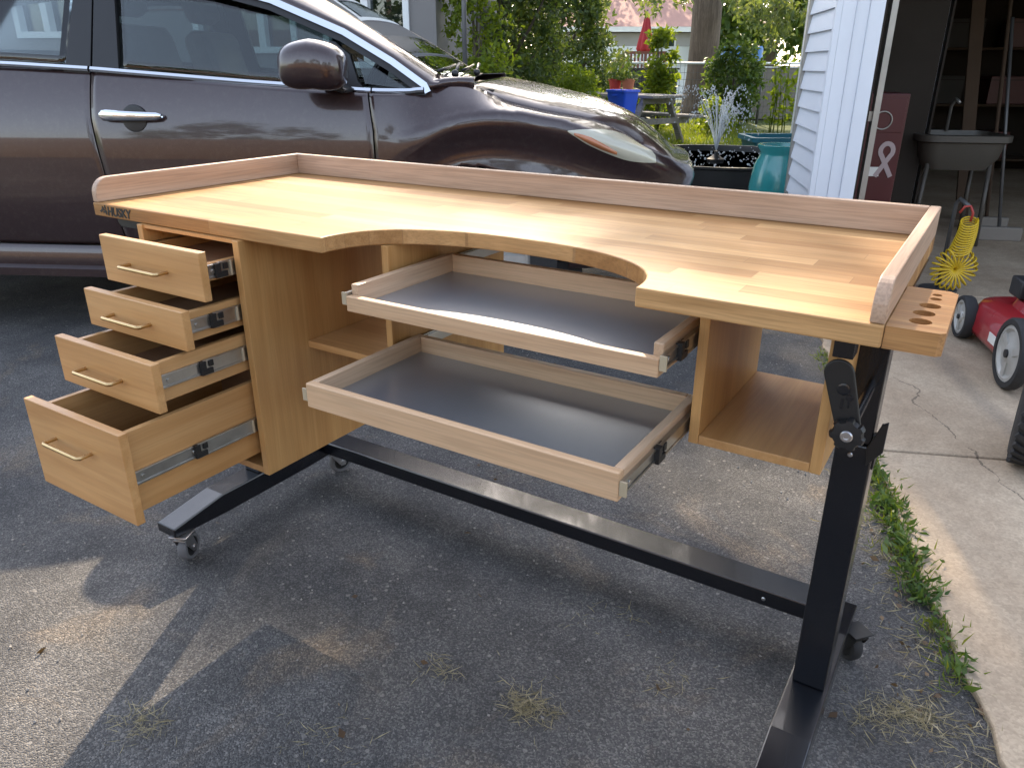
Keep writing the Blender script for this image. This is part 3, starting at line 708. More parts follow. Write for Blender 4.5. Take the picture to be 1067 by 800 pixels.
def side_off(s, z, zt_):
    door = .075*max(0, (z-.80)/.36)**2+.035*max(0, (.70-z)/.30)**2
    zc = zcrease(s)
    if z > zc: fd = .012+.125*((z-zc)/max(.02, zt_-zc))**1.25
    else:
        k = (zc-z)
        fd = .012-.024*exp(-((k-.05)/.055)**2)+.018*exp(-((k-.17)/.075)**2)+.035*max(0, (.70-z)/.30)**2
    w = sst(1.22, 1.55, s)
    return door*(1-w)+fd*w
def body_pt(tau, z, out=0.0):
    s, i, _ = plan(tau); e = 1e-3
    s2, i2, _ = plan(tau+e); s1, i1, _ = plan(tau-e)
    tx, ty = s2-s1, i2-i1; L = sqrt(tx*tx+ty*ty) or 1; nx, ny = -ty/L, tx/L         # inward normal
    ztop = zbelt(s)
    o = side_off(s, z, ztop)
    nose = sst(SN+.35, SN+1.0, tau)*1.5*max(0, z-.60)**2+sst(SN, SN+.6, tau)*.5*max(0, .52-z)**2*1.6
    o = o+nose-out
    return cl(s+nx*o, i+ny*o, z)
def side_patch(t0, t1, z0f, z1f, nt, nz, out=0.0, skip=None):
    P = []
    for i in range(nt+1):
        f = i/nt; row = []
        for j in range(nz+1):
            gq = j/nz
            # the seams lean with height
            zz_guess = .42+(1.1-.42)*gq
            a = t0(zz_guess) if callable(t0) else t0; b = t1(zz_guess) if callable(t1) else t1
            tau = a+(b-a)*f; s = plan(tau)[0]
            z = z0f(s)+(z1f(s)-z0f(s))*gq
            row.append(body_pt(tau, z, out))
        P.append(row)
    return P
seamB = lambda z: lerp_tab([(.40, -.02), (.75, -.054), (.93, -.075), (1.2, -.069)], z)
seamA = lambda z: lerp_tab([(.40, 1.14), (.83, 1.184), (.954, 1.18), (1.09, 1.16)], z)
gap = .004
zb_door = lambda s: .418
def patch_obj(name, t0, t1, z0, z1, nt, nz, mat, parent, out=0.0, arch=None, solid=.012):
    P = side_patch(t0, t1, z0, z1, nt, nz, out); mm = MB(); n = len(P); mcount = len(P[0])
    vs = [p for r_ in P for p in r_]; fs = []
    for i in range(n-1):
        for j in range(mcount-1):
            q = (i*mcount+j, i*mcount+j+1, (i+1)*mcount+j+1, (i+1)*mcount+j)
            if arch:
                c_ = sum((Vector(vs[k]) for k in q), Vector())/4
                if any((c_.x+.14-a_)**2+(c_.z-.37)**2 < .42**2 for a_ in arch): continue
            fs.append(q)
    mm.add(vs, fs); o = mm.build(name, mat, parent, smooth=True, world=False, solid=solid)
    # outward normals face the viewer side (negative local y)
    return o
body = None
def far_mirror(o, name, parent):
    me = o.data.copy(); me.transform(Matrix.Diagonal((1, -1, 1, 1))); me.flip_normals()
    c_ = bpy.data.objects.new(name, me); C.objects.link(c_); c_.parent = parent
    for md in o.modifiers:
        if md.type == 'SOLIDIFY':
            d = c_.modifiers.new('solid', 'SOLIDIFY'); d.thickness = md.thickness; d.offset = md.offset
    return c_
zt_door = lambda s: zbelt(s)
doorF = patch_obj('front_door', lambda z: seamB(z)+gap, lambda z: seamA(z)-gap, zb_door, zt_door, 46, 40, M['paint'], car)
doorR = patch_obj('rear_door', lambda z: -1.02+.02*z, lambda z: seamB(z)-gap, zb_door, zt_door, 36, 40, M['paint'], car)
quart = patch_obj('rear_quarter', -2.30, lambda z: -1.02+.02*z-2*gap, lambda s: .33, zt_door, 44, 40, M['paint'], car, arch=(-1.34,))
fend = patch_obj('front_fender', lambda z: seamA(z)+gap, SN+1.0, lambda s: .34, zt_door, 90, 60, M['paint'], car, arch=(1.60,))
for o_, nm in ((doorF, 'front_door'), (doorR, 'rear_door'), (quart, 'rear_quarter'), (fend, 'front_fender')): far_mirror(o_, nm, car)
# rocker panel and sill ledge
m = MB()
prof = [(.030, .412), (.018, .395), (.022, .318), (-.004, .306), (-.004, .270), (.05, .262), (.3, .26)]
P = [[cl(s, i, z) for (i, z) in prof] for s in np.linspace(-.95, 1.15, 24)]; m.grid(P)
rk = m.build('rocker_panel', M['paint'], car, smooth=40, world=False); far_mirror(rk, 'rocker_panel', car)
# dark structure behind the seams, floor pan
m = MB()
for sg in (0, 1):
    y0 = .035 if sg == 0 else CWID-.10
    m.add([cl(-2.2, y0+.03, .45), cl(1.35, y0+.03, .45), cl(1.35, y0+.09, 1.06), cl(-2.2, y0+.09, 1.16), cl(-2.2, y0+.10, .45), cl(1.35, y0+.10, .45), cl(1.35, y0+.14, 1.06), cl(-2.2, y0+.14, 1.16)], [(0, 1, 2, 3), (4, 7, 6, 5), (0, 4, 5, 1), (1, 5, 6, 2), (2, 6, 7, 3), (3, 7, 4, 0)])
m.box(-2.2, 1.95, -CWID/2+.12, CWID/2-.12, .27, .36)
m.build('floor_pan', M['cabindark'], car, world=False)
# hood
HC = smooth_tab([(1.46, 1.168), (1.60, 1.147), (1.80, 1.117), (1.98, 1.08), (2.16, 1.04), (2.33, .972), (2.48, .865), (2.56, .79), (2.63, .72)], 3)
P = []
ns, ntt = 48, 40; TA0, TA1 = 1.585, SN+.80
sA0 = body_pt(TA0, zbelt(plan(TA0)[0]))[0]+.14; sA1 = body_pt(TA1, zbelt(plan(TA1)[0]))[0]+.14
for i in range(ns+1):
    tauA = TA0+(TA1-TA0)*i/ns
    A3 = Vector(body_pt(tauA, zbelt(plan(tauA)[0])-.002))+Vector((0, .006, 0))
    f = (A3.x+.14-sA0)/(sA1-sA0); sC = 1.66+(2.615-1.66)*f; zC = lerp_tab(HC, sC)
    row = []
    for j in range(ntt+1):
        t = j/ntt; tt = t*2 if t <= .5 else (1-t)*2
        te = tt**1.6
        y = A3.y*(1-te) if t <= .5 else -A3.y*(1-te)
        x = A3.x+((sC-.14)-A3.x)*(1-(1-te)**2)
        rise = .55*(1-exp(-te/.06))+.45*(1-(1-te)**2)
        row.append((x, y, A3.z+max(zC-A3.z, .008)*rise))
    P.append(row)
m = MB(); m.grid(P); m.build('hood', M['paint'], car, smooth=True, world=False, solid=.01)
# nose cap: front between the corners, below the hood
P = []
for j in range(25):
    z = .30+(.80-.30)*j/24; row = []
    a = Vector(body_pt(SN+1.0, z))
    for i in range(25):
        f = i/24; y = a.y*(1-2*f); x = a.x+.03*(1-(2*f-1)**2); row.append((x, y, z))
    P.append(row)
m = MB(); m.grid(P); nosec = m.build('front_bumper', M['paint'], car, smooth=True, world=False, solid=.01)
MB().prism([(-.38, .44), (.38, .44), (.42, .58), (-.42, .58)], lambda y, z: (2.480, y, z), lambda y, z: (2.525, y, z)).build('grille', M['trim'], car, world=False, bevel=.01)
# cowl, wipers
P = []
for i in range(21):
    f = i/20; y = (-CWID/2+.16)+(CWID-.32)*f; b = 1-(2*f-1)**2
    P.append([(1.30+.05*b, y, 1.112), (1.40+.06*b, y, 1.108), (1.54+.06*b, y, 1.098)])
m = MB(); m.grid(P); m.build('cowl', M['trim'], car, smooth=True, world=False, solid=.01)
for (y0, s0, y1, s1) in ((-.62, 1.36, .02, 1.30), (-.02, 1.38, .60, 1.32)):
    m = MB(); p0 = Vector((s0, y0, 1.160)); p1 = Vector((s1, y1, 1.196)); m.tube([p0, p0.lerp(p1, .5)+Vector((0, 0, .022)), p1], .008, 6)
    m.tube([p0+Vector((-.06, -.10, .012)), p0.lerp(p1, .5)+Vector((-.05, 0, .006)), p1+Vector((-.04, .04, .0))], .006, 6)
    m.ball(p0, .018, 8, 6); m.build('wiper', M['trim'], car, smooth=True, world=False)
# greenhouse ---------------------------------------------------------------
def gh(s, z, out=0.0):
    """side glass plane leaning inward above the belt"""
    zb = 1.165-.075*s if s < 1.2 else 1.075
    return cl(s, .078+.40*max(0, z-zb)-out, z)
def gpoly(name, pts, mat, out=0.0, th=.006, parent=car, bev=0, sub=8):
    # densify for curvature
    mm = MB(); mm.prism(pts, lambda s, z: gh(s, z, out), lambda s, z: gh(s, z, out-th))
    return mm.build(name, mat, parent, world=False, bevel=bev)
ROOFZ = 1.60
# pillar / rail line: trim upper edge through measured points, continued to the roof
TOP = [(1.405, 1.092), (1.389, 1.107), (1.245, 1.200), (1.034, 1.315), (.716, 1.440), (.45, 1.505), (.10, 1.548), (-.4, 1.563), (-1.0, 1.545), (-1.6, 1.49)]
def band(line, d0, d1, dz=True):
    """polygon between the line offset by d0 and d1 along its normal"""
    up_, lo_ = [], []
    for i, (s, z) in enumerate(line):
        a = line[max(0, i-1)]; b = line[min(len(line)-1, i+1)]; tx, tz = b[0]-a[0], b[1]-a[1]; L = sqrt(tx*tx+tz*tz); nx, nz = (tz/L, -tx/L)
        up_.append((s+nx*d1, z+nz*d1)); lo_.append((s+nx*d0, z+nz*d0))
    return up_, lo_
def band_obj(name, line, d0, d1, mat, out, th, parent=car, smooth=False):
    up_, lo_ = band(line, d0, d1); mm = MB(); n = len(line)
    vs = [gh(s, z, out) for s, z in up_]+[gh(s, z, out) for s, z in lo_]+[gh(s, z, out-th) for s, z in up_]+[gh(s, z, out-th) for s, z in lo_]
    fs = []
    for i in range(n-1):
        fs += [(i, i+1, n+i+1, n+i), (2*n+i, 3*n+i, 3*n+i+1, 2*n+i+1), (i, 2*n+i, 2*n+i+1, i+1), (n+i, n+i+1, 3*n+i+1, 3*n+i)]
    fs += [(0, n, 3*n, 2*n), (n-1, 3*n-1, 4*n-1, 2*n-1)]
    mm.add(vs, fs); return mm.build(name, mat, parent, world=False, smooth=smooth)
WS = [(1.455, 1.150), (1.362, 1.204), (1.200, 1.301), (.985, 1.420), (.76, 1.535), (.54, 1.625), (.28, 1.672)]     # windscreen side edge
# A pillar skin between trim and windscreen edge, to roof
def wsin(s, z): return .25+.45*max(0, z-1.15)
P = []
n = 40
for i in range(n+1):
    f = i/n; s_t = lerp_tab([(0, 1.44), (.12, 1.35), (.5, .95), (1, .30)], f); 
    zt_ = lerp_tab(sorted(TOP), s_t)+.018; zw = lerp_tab(sorted(WS), min(1.475, s_t+.055)); sw = min(1.475, s_t+.055)
    a = Vector(gh(s_t, zt_, .004)); b = Vector(cl(sw, wsin(sw, zw), zw)); mid = (a+b)/2+Vector((.006, -.016, .012))
    P.append([a+Vector((0, .02, -.01)), a, a.lerp(mid, .5)+Vector((0, -.004, .003)), mid, mid.lerp(b, .5)+Vector((.002, -.002, .004)), b, b+Vector((-.01, .02, -.012))])
P[0] = [Vector(body_pt(1.50, 1.112))+Vector((0, .0, 0))]*1+[p for p in P[0][1:]]
m = MB(); m.grid(P); ap = m.build('a_pillar', M['paint'], car, smooth=True, world=False); apf = far_mirror(ap, 'a_pillar', car); apf.data.materials[0] = M['cabindark']
# fender top corner filling between pillar foot, cowl and fender
P = []
for i in range(9):
    s = 1.34+(1.60-1.34)*i/8; a = Vector(body_pt(s, zbelt(s)-.004)); b = Vector(cl(s, .20, 1.142+.01*i/8))
    mid = a.lerp(b, .5)+Vector((0, -.018, .016)); P.append([a, a.lerp(mid, .5)+Vector((0, -.006, .006)), mid, b])
m = MB(); m.grid(P); fc = m.build('fender_corner', M['paint'], car, smooth=True, world=False, solid=.006); far_mirror(fc, 'fender_corner', car)
# windscreen
P = []
for i in range(17):
    f = i/16; zq = 1.115+(1.668-1.115)*f; sw = lerp_tab(sorted([(z, s) for s, z in WS]), zq); row = []
    for j in range(17):
        t = j/16; e_ = wsin(sw, zq); y = -CWID/2+e_+(CWID-2*e_)*t; b = 1-(2*t-1)**2
        row.append((sw-.14+.012*b*(1-f*.6), y, zq+.006*b))
    P.append(row)
m = MB(); m.grid(P); m.build('windscreen', M['screen'], car, smooth=True, world=False)
# roof
P = []
for i in range(25):
    s = .32-(2.35)*i/24; row = []
    zr = lerp_tab([(-2.1, 1.50), (-1.6, 1.60), (-.9, 1.685), (-.2, 1.715), (.12, 1.705), (.35, 1.672)], s); zs = min(zr-.03, lerp_tab(sorted(TOP), s)+.03)
    e_ = .078+.40*(zs-(1.165-.075*s))
    for j in range(21):
        t = j/20; y = (-CWID/2+e_)+(CWID-2*e_)*t; b = 1-abs(2*t-1)**3.2; row.append((s-.14, y, zs+(zr-zs)*b))
    P.append(row)
m = MB(); m.grid(P); m.build('roof', M['paint'], car, smooth=True, world=False, solid=.02)
# rear glass and hatch
m = MB()
e_ = .30
m.grid([[(-2.17, -CWID/2+.30, 1.50), (-2.17, CWID/2-.30, 1.50)], [(-2.42, -CWID/2+.16, 1.24), (-2.42, CWID/2-.16, 1.24)]]); m.build('rear_glass', M['carglass'], car, world=False)
m = MB(); m.grid([[(-2.44, -CWID/2+.08, 1.25), (-2.44, CWID/2-.08, 1.25)], [(-2.46, -CWID/2+.06, .8), (-2.46, CWID/2-.06, .8)], [(-2.42, -CWID/2+.08, .34), (-2.42, CWID/2-.08, .34)]]); m.build('hatch', M['paint'], car, world=False, solid=.02)
# black window surround, pillars, glass
def zline(s): return zbelt(s)+.022
def topz(s, d=0): return lerp_tab(sorted(TOP), s)-d
def win(name, s0, s1, slope0, slope1, mat, out, top_d, low_d, n=14, th=.005):
    """quad-ish pane with curved top; slope = s shift from belt to top at each end"""
    pts_t, pts_b = [], []
    mm = MB(); rows = []
    for i in range(n+1):
        f = i/n; sb = s0+(s1-s0)*f; sh_ = slope0+(slope1-slope0)*f; zb = zline(sb)+low_d; st = sb+sh_; zt_ = max(zb+.004, topz(st, top_d))
        rows.append([gh(sb+(st-sb)*k/6, zb+(zt_-zb)*k/6, out) for k in range(7)])
    mm.grid(rows); return mm.build(name, mat, car, world=False, smooth=True, solid=th)
gF = win('front_door_glass', .050, 1.075, -.03, -.055, M['carglass'], -.010, .030, -.02, 26); far_mirror(gF, 'front_door_glass', car)
gR = win('rear_door_glass', -.98, -.185, -.02, .03, M['carglass'], -.010, .030, -.02, 18); far_mirror(gR, 'rear_door_glass', car)
gQ = MB(); gQ.prism([(1.135, 1.121), (1.325, 1.100), (1.095, 1.228)], lambda s, z: gh(s, z, -.004), lambda s, z: gh(s, z, -.010)); gQ = gQ.build('quarter_glass', M['carglass'], car, world=False); far_mirror(gQ, 'quarter_glass', car)
bp = MB(); bp.prism([(-.190, zline(-.19)-.03), (-.074, zline(-.07)-.03), (-.071, topz(-.07, .02)), (-.150, topz(-.15, .02))], lambda s, z: gh(s, z, .004), lambda s, z: gh(s, z, -.03))
bp.prism([(-.065, zline(-.06)-.03), (.055, zline(.05)-.03), (.022, topz(.02, .02)), (-.064, topz(-.06, .02))], lambda s, z: gh(s, z, .004), lambda s, z: gh(s, z, -.03))
bp = bp.build('b_pillar', M['trim'], car, world=False, bevel=.002); far_mirror(bp, 'b_pillar', car)
sp = MB(); sp.prism([(1.045, 1.095), (1.145, 1.088), (1.105, 1.130), (1.065, 1.236), (1.000, 1.285), (.975, 1.290)], lambda s, z: gh(s, z, .003), lambda s, z: gh(s, z, -.03))
sp.prism([(1.14, 1.084), (1.40, 1.076), (1.40, 1.092), (1.137, 1.106)], lambda s, z: gh(s, z, .003), lambda s, z: gh(s, z, -.03))
sp = sp.build('mirror_sail', M['trim'], car, world=False); far_mirror(sp, 'mirror_sail', car)
fr = band_obj('window_surround', TOP[1:9], -.030, .010, M['trim'], .000, .03); far_mirror(fr, 'window_surround', car)
# chrome trim: along the belt, around the pointed front, up the pillar
belt_pts = [(s, zbelt(s)+.010) for s in np.linspace(-1.2, -.076, 14)]
def belt_strip(s0, s1, n, hh=.012):
    P_ = []
    for i in range(n+1):
        s = s0+(s1-s0)*i/n; z = zbelt(min(s, 1.37)) if s < 1.37 else zbelt(1.37)
        zz = z+.010; inn = .070
        P_.append([cl(s, inn+.006, zz-hh), cl(s, inn-.006, zz-hh*.8), cl(s, inn-.009, zz), cl(s, inn-.002, zz+hh*.9), cl(s, inn+.02, zz+hh)])
    mm = MB(); mm.grid(P_); return mm
t1 = belt_strip(-1.2, -.076, 18).build('window_trim', M['chrome'], car, smooth=50, world=False); far_mirror(t1, 'window_trim', car)
t2 = belt_strip(-.066, 1.165, 26).build('window_trim', M['chrome'], car, smooth=50, world=False); far_mirror(t2, 'window_trim', car)
t3 = belt_strip(1.172, 1.392, 8).build('window_trim', M['chrome'], car, smooth=50, world=False); far_mirror(t3, 'window_trim', car)
t4 = band_obj('window_trim', [(1.400, 1.084)]+TOP[1:9], -.002, .024, M['chrome'], .012, .02)
# door handle with its dish
m = MB(); c_ = body_pt(.115, .985); 
m.lathe([(.058, -.004), (.056, .001), (.048, .0025), (.0001, .003)], 28, Matrix.Translation(body_pt(.125, .978, .005)) @ Matrix.Rotation(-.10, 4, 'X') @ Matrix.Rotation(pi/2, 4, 'X') @ Matrix.Diagonal((1, 1, 1, 1)))
dish = m.build('handle_recess', M['trim'], doorF, smooth=40, world=False)
m = MB(); P_ = []
for i in range(17):
    f = i/16; s = -.022+.278*f; o = .018+.026*sin(pi*f)**.6; hh = .0245-.008*f
    if i in (0, 16): hh *= .55
    c0 = Vector(body_pt(s, .992-.004*f, o)); P_.append([c0+Vector((0, .010*cos(a), hh*sin(a))) if True else None for a in [2*pi*k/12 for k in range(13)]])
m.grid(P_); m.build('door_handle', M['chrome'], doorF, smooth=60, world=False)
# mirror
m = MB(); P_ = []
nu, nv = 20, 18
for i in range(nu+1):
    th = pi*i/nu; row = []
    for j in range(nv+1):
        ph = 2*pi*j/nv
        ex = lambda c_, p_: math.copysign(abs(c_)**p_, c_)
        a = ex(cos(th), .75); b = ex(sin(th), .6)
        x = .985+.135*a; y = -.115+.105*b*ex(cos(ph), .75); z = 1.197+.094*b*ex(sin(ph), .7)+.012*a
        z += .02*(-a)*0; row.append(cl(x-.03*(y+.115), y, z-.03*max(0, a)))
    P_.append(row)
m.grid(P_); mir = m.build('mirror', M['paint'], car, smooth=True, world=False)
m = MB(); m.prism([(.98, 1.155), (1.10, 1.100), (1.085, 1.085), (.96, 1.120)], lambda s, z: cl(s, -.06, z), lambda s, z: cl(s, .10, z)); m.build('mirror_arm', M['trim'], mir, world=False, bevel=.008)
mf = far_mirror(mir, 'mirror', car)
# headlight: follows the corner surface
def tau_of(s): return s if s <= SN else SN+math.asin(min(1, ((s-SN)/AS)**(2.25/2)))/(pi/2)
def head(name, upper, lower, mat, out, parent):
    P_ = []
    for i in range(25):
        f = i/24; s = upper[0][0]+(upper[-1][0]-upper[0][0])*f; zu_ = lerp_tab(upper, s); zl_ = lerp_tab(lower, s); row = []
        for j in range(9):
            t = j/8; z = zl_+(zu_-zl_)*t; row.append(body_pt(tau_of(s), z, out+.010*sin(pi*t)*sin(pi*min(1, f*1.0))))
        P_.append(row)
    mm = MB(); mm.grid(P_); return mm.build(name, mat, parent, smooth=True, world=False)
HU = smooth_tab([(2.005, .945), (2.07, .951), (2.16, .947), (2.26, .930), (2.33, .897), (2.37, .862), (2.40, .812)], 2); HL = smooth_tab([(2.005, .940), (2.085, .889), (2.172, .851), (2.258, .819), (2.34, .808), (2.40, .806)], 2)
hl = head('headlight', HU, HL, M['lens'], .006, car)
HA = smooth_tab([(2.03, .937), (2.09, .925), (2.16, .890), (2.225, .848)], 2); HB = smooth_tab([(2.03, .928), (2.09, .893), (2.16, .862), (2.225, .842)], 2)
head('turn_signal', HA, HB, M['amber'], .013, hl); far_mirror(hl, 'headlight', car)
# wheels
def wheel(s, near):
    y = .14 if near else CWID-.14; c_ = Vector(cl(s, y, .375)); ax = Vector((0, -1 if near else 1, 0)); r = .375
    t = MB().lathe([(.255, -.10), (r-.03, -.115), (r, -.085), (r, .085), (r-.03, .115), (.255, .10)], 44, rot_to(ax, c_), close=True).build('wheel', M['rubber'], car, smooth=40, world=False)
    m_ = MB().lathe([(.254, -.09), (.254, .085), (.235, .095), (.225, .05), (.07, .035), (.055, .06), (.0001, .062)], 40, rot_to(ax, c_))
    for k in range(5):
        a = 2*pi*k/5; mt = rot_to(ax, c_) @ Matrix.Rotation(a, 4, 'Z'); m_.box(.05, .235, -.026, .026, .05, .088, mt)
    m_.build('rim', M['hub'], t, smooth=40, world=False)
for s in (1.60, -1.34):
    for near in (True, False): wheel(s, near)
# cabin: seats, dash, inner trim
def seat(y, s=.30):
    m_ = MB(); m_.box(s-.25, s+.27, y-.25, y+.25, .62, .80)
    st = m_.build('seat', M['cabin'], car, world=False, bevel=.06)
    Rm = Matrix.Translation((s-.27, y, .78)) @ Matrix.Rotation(R(-14), 4, 'Y')
    MB().box(-.06, .08, -.25, .25, -.05, .60, Rm).build('backrest', M['cabin'], st, world=False, bevel=.06)
    MB().box(-.05, .07, -.135, .135, .64, .84, Rm).build('headrest', M['cabin'], st, world=False, bevel=.05)
seat(-.40, .20); seat(.40, .20); 
Rm = Matrix.Translation((-1.0, 0, .72)) @ Matrix.Rotation(R(-16), 4, 'Y')
MB().box(-.08, .08, -.66, .66, 0, .56, Rm).box(0, .5, -.66, .66, -.1, .05, Rm).build('rear_seat', M['cabindark'], car, world=False, bevel=.05)
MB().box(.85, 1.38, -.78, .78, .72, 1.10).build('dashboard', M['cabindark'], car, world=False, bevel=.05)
m = MB(); m.lathe([(.175, 0)]+[(.19+.016*cos(2*pi*k/10), .016*sin(2*pi*k/10)) for k in range(10)], 30, Matrix.Translation((.72, .40, 1.05)) @ Matrix.Rotation(R(-65), 4, 'Y')); m.build('steering_wheel', M['trim'], car, world=False, smooth=True)

# ------------------------------------------------------------------ GARAGE
gar = thing('garage', 'white vinyl sided garage with an open door beside the driveway', 'garage', tuple(G), GROT)
H = 2.75; LAP = .1016
m = MB()     # left side wall: lapped siding boards, in garage-local coordinates (x along front, y into the garage)
P_ = []
k = 0; z = .05; prof = []
while z < H:
    prof += [(-.004, z), (-.020, z+.0001), (-.0185, z+.012), (-.004, z+LAP-.0006)]; z += LAP
P_ = [[(x, y, zz) for (x, zz) in prof] for y in (.035, .755)]
m.grid(P_); sw_ = m.build('side_wall', M['siding'], gar, world=False)
MB().box(0, .20, .004, .78, .02, H).build('pier_core', M['whitetrim'], gar, world=False)
MB().box(-.028, .0, -.014, .034, .02, H).build('corner_trim', M['whitetrim'], gar, world=False, bevel=.002)
MB().box(-.026, .0, .756, .79, .02, H).build('corner_trim', M['galv'], gar, world=False, bevel=.002)
jm = MB().box(.0005, .066, -.014, .003, .02, H).box(.0665, .070, -.020, .003, .02, H).box(.0705, .130, -.010, .003, .02, H).box(.1305, .134, -.019, .003, .02, H).box(.1345, .203, -.012, .003, .02, H).build('door_jamb', M['whitetrim'], gar, world=False, bevel=.0015)
MB().box(.055, .115, -.09, -.021, 1.755, 1.83).build('wall_lamp', M['compost'], gar, world=False, bevel=.008)
# long side wall behind, interior linings, back wall, roof
MB().box(.205, .30, .7805, 1.50, .02, H).build('side_wall_return', M['siding'], gar, world=False)
MB().box(.205, 1.0, 1.5605, 1.62, .02, H).build('step_wall', M['siding'], gar, world=False)
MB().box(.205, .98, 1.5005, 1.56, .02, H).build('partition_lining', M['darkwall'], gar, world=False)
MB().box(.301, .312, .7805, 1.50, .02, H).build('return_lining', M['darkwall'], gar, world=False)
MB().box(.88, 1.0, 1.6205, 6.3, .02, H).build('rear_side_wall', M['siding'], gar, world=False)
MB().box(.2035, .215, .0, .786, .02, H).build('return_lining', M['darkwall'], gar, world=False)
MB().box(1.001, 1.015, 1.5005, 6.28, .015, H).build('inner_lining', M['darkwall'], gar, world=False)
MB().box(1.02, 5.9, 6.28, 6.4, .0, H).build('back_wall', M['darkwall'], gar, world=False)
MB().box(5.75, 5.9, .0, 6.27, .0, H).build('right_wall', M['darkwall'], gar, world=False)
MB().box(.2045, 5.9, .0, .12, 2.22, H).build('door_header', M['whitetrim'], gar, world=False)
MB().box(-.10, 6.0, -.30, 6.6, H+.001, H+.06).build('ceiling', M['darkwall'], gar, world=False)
m = MB(); m.prism([(-.35, H+.08), (6.25, H+.08), (2.95, H+1.5)], lambda x, z: (x, -.35, z), lambda x, z: (x, 6.7, z)); m.build('roof', M['roof'], gar, world=False)
m = MB().box(.262, .266, .10, .16, .02, 2.2).box(.266, .292, .10, .104, .02, 2.2).box(.266, .292, .156, .16, .02, 2.2)
m.build('door_track', M['galv'], gar, world=False)
MB().box(.222, .262, .118, .142, .92, .97).box(.222, .262, .118, .142, 1.9, 1.95).build('track_bracket', M['galv'], gar, world=False)

def gthing(name, label, cat, a, b, z=.012, rz=0, group=None):
    return thing(name, label, cat, tuple(gp(a, b, z)), GROT+rz, group)
# red tool cabinet with a ribbon magnet and a ring
cabt = at(915, 170, 5.25); rel = cabt-G; ca, cb_ = rel.dot(E1), rel.dot(E2)
tc = gthing('tool_cabinet', 'tall dull red steel cabinet with a pale ribbon magnet just inside the garage', 'cabinet', ca, cb_+.02)
MB().box(-.155, .13, 0, .45, .03, 1.02).build('cabinet_body', M['cabred'], tc, world=False, bevel=.008)
m = MB()
pts = []
for i in range(33):
    t = i/32; a = -2.35+4.7*t
    if t < .3: q = (-.038+.062*(t/.3), -.075+.105*(t/.3))
    elif t > .7: q = (-.024+.062*(1-(1-t)/.3)*-1+.0, 0) if False else (.038-.062*((1-t)/.3), -.075+.105*((1-t)/.3))
    else:
        w = (t-.3)/.4; ang = -.6+w*(pi+1.2); q = (.030*cos(ang), .048+.034*sin(ang)-.0)
    pts.append(q)
vs = []
for i, (x, z) in enumerate(pts):
    a = pts[max(0, i-1)]; b = pts[min(32, i+1)]; tx, tz = b[0]-a[0], b[1]-a[1]; L = sqrt(tx*tx+tz*tz) or 1
    for sg in (-1, 1): vs.append((x-tz/L*.011*sg, z+tx/L*.011*sg, i))
for yy in (-.0045, -.0015):
    m.add([(vx*1.30+.045, yy-.00004*i, vz*1.35+.60) for vx, vz, i in vs], [(2*i, 2*i+1, 2*i+3, 2*i+2) for i in range(32)])
m.build('ribbon_magnet', M['ribbon'], tc, world=False, solid=.002)
m = MB(); ring_ = [(.055*cos(2*pi*k/40)-.015, -.010, .855+.055*sin(2*pi*k/40)) for k in range(40)]; m.tube(ring_, .005, 6, closed=True)
m.build('chrome_ring', M['galv'], tc, world=False, smooth=True)
MB().box(-.09, .02, -.004, -.001, .50, .56).build('paper_note', M['sticker'], tc, world=False)
for zz in (.33, .74, .94): pass
for z0_, z1_ in ((.04, .34), (.78, .99)): MB().box(-.14, .115, -.006, -.001, z0_, z1_).build('drawer_face', M['cabred'], tc, world=False, bevel=.003)
# red panel leaning higher behind
q = at(945, 60, 6.2); rel = q-G
pn = gthing('wall_panel', 'dark red board hung high on the garage inner wall', 'board', rel.dot(E1), rel.dot(E2), 1.02)
MB().box(-.13, .12, 0, .02, 0, .50).build('board', M['cabred'], pn, world=False, bevel=.004)
MB().box(-.14, .13, .0205, .03, -.01, .51).build('board_frame', M['cardboard'], pn, world=False)
# pale folding table edge / utility sink
q = at(995, 150, 5.6); rel = q-G
sk_ = gthing('utility_sink', 'pale plastic utility sink standing in the dark garage', 'sink', rel.dot(E1), rel.dot(E2))
m = MB(); 
for (r0, z0, r1, z1) in (): pass
P_ = []
def rrect(hx, hy, r, z, n=6):
    out = []
    for cx0, cy0, a0 in ((hx-r, hy-r, 0), (-hx+r, hy-r, pi/2), (-hx+r, -hy+r, pi), (hx-r, -hy+r, 3*pi/2)):
        for i in range(n+1): a = a0+pi/2*i/n; out.append((cx0+r*cos(a), cy0+r*sin(a), z))
    return out+[out[0]]
for hx, hy, z in ((.20, .17, .52), (.25, .21, .60), (.27, .23, .70), (.30, .26, .71), (.30, .26, .75), (.27, .23, .755), (.24, .20, .60), (.02, .02, .56)): P_.append(rrect(hx, hy, min(hx, hy)*.45, z))
m.grid(P_); bs = m.build('basin', M['paleplastic'], sk_, world=False, smooth=40)
for x in (-.2, .2):
    for y in (-.15, .15): MB().tube([(x*1.1, y*1.1, 0), (x, y, .56)], .016, 8).build('leg', M['paleplastic'], sk_, world=False, smooth=True)
MB().tube([(0, .22, .75), (0, .22, .92), (0, .16, .97), (0, .08, .95)], .011, 8).build('tap', M['galv'], sk_, world=False, smooth=True)
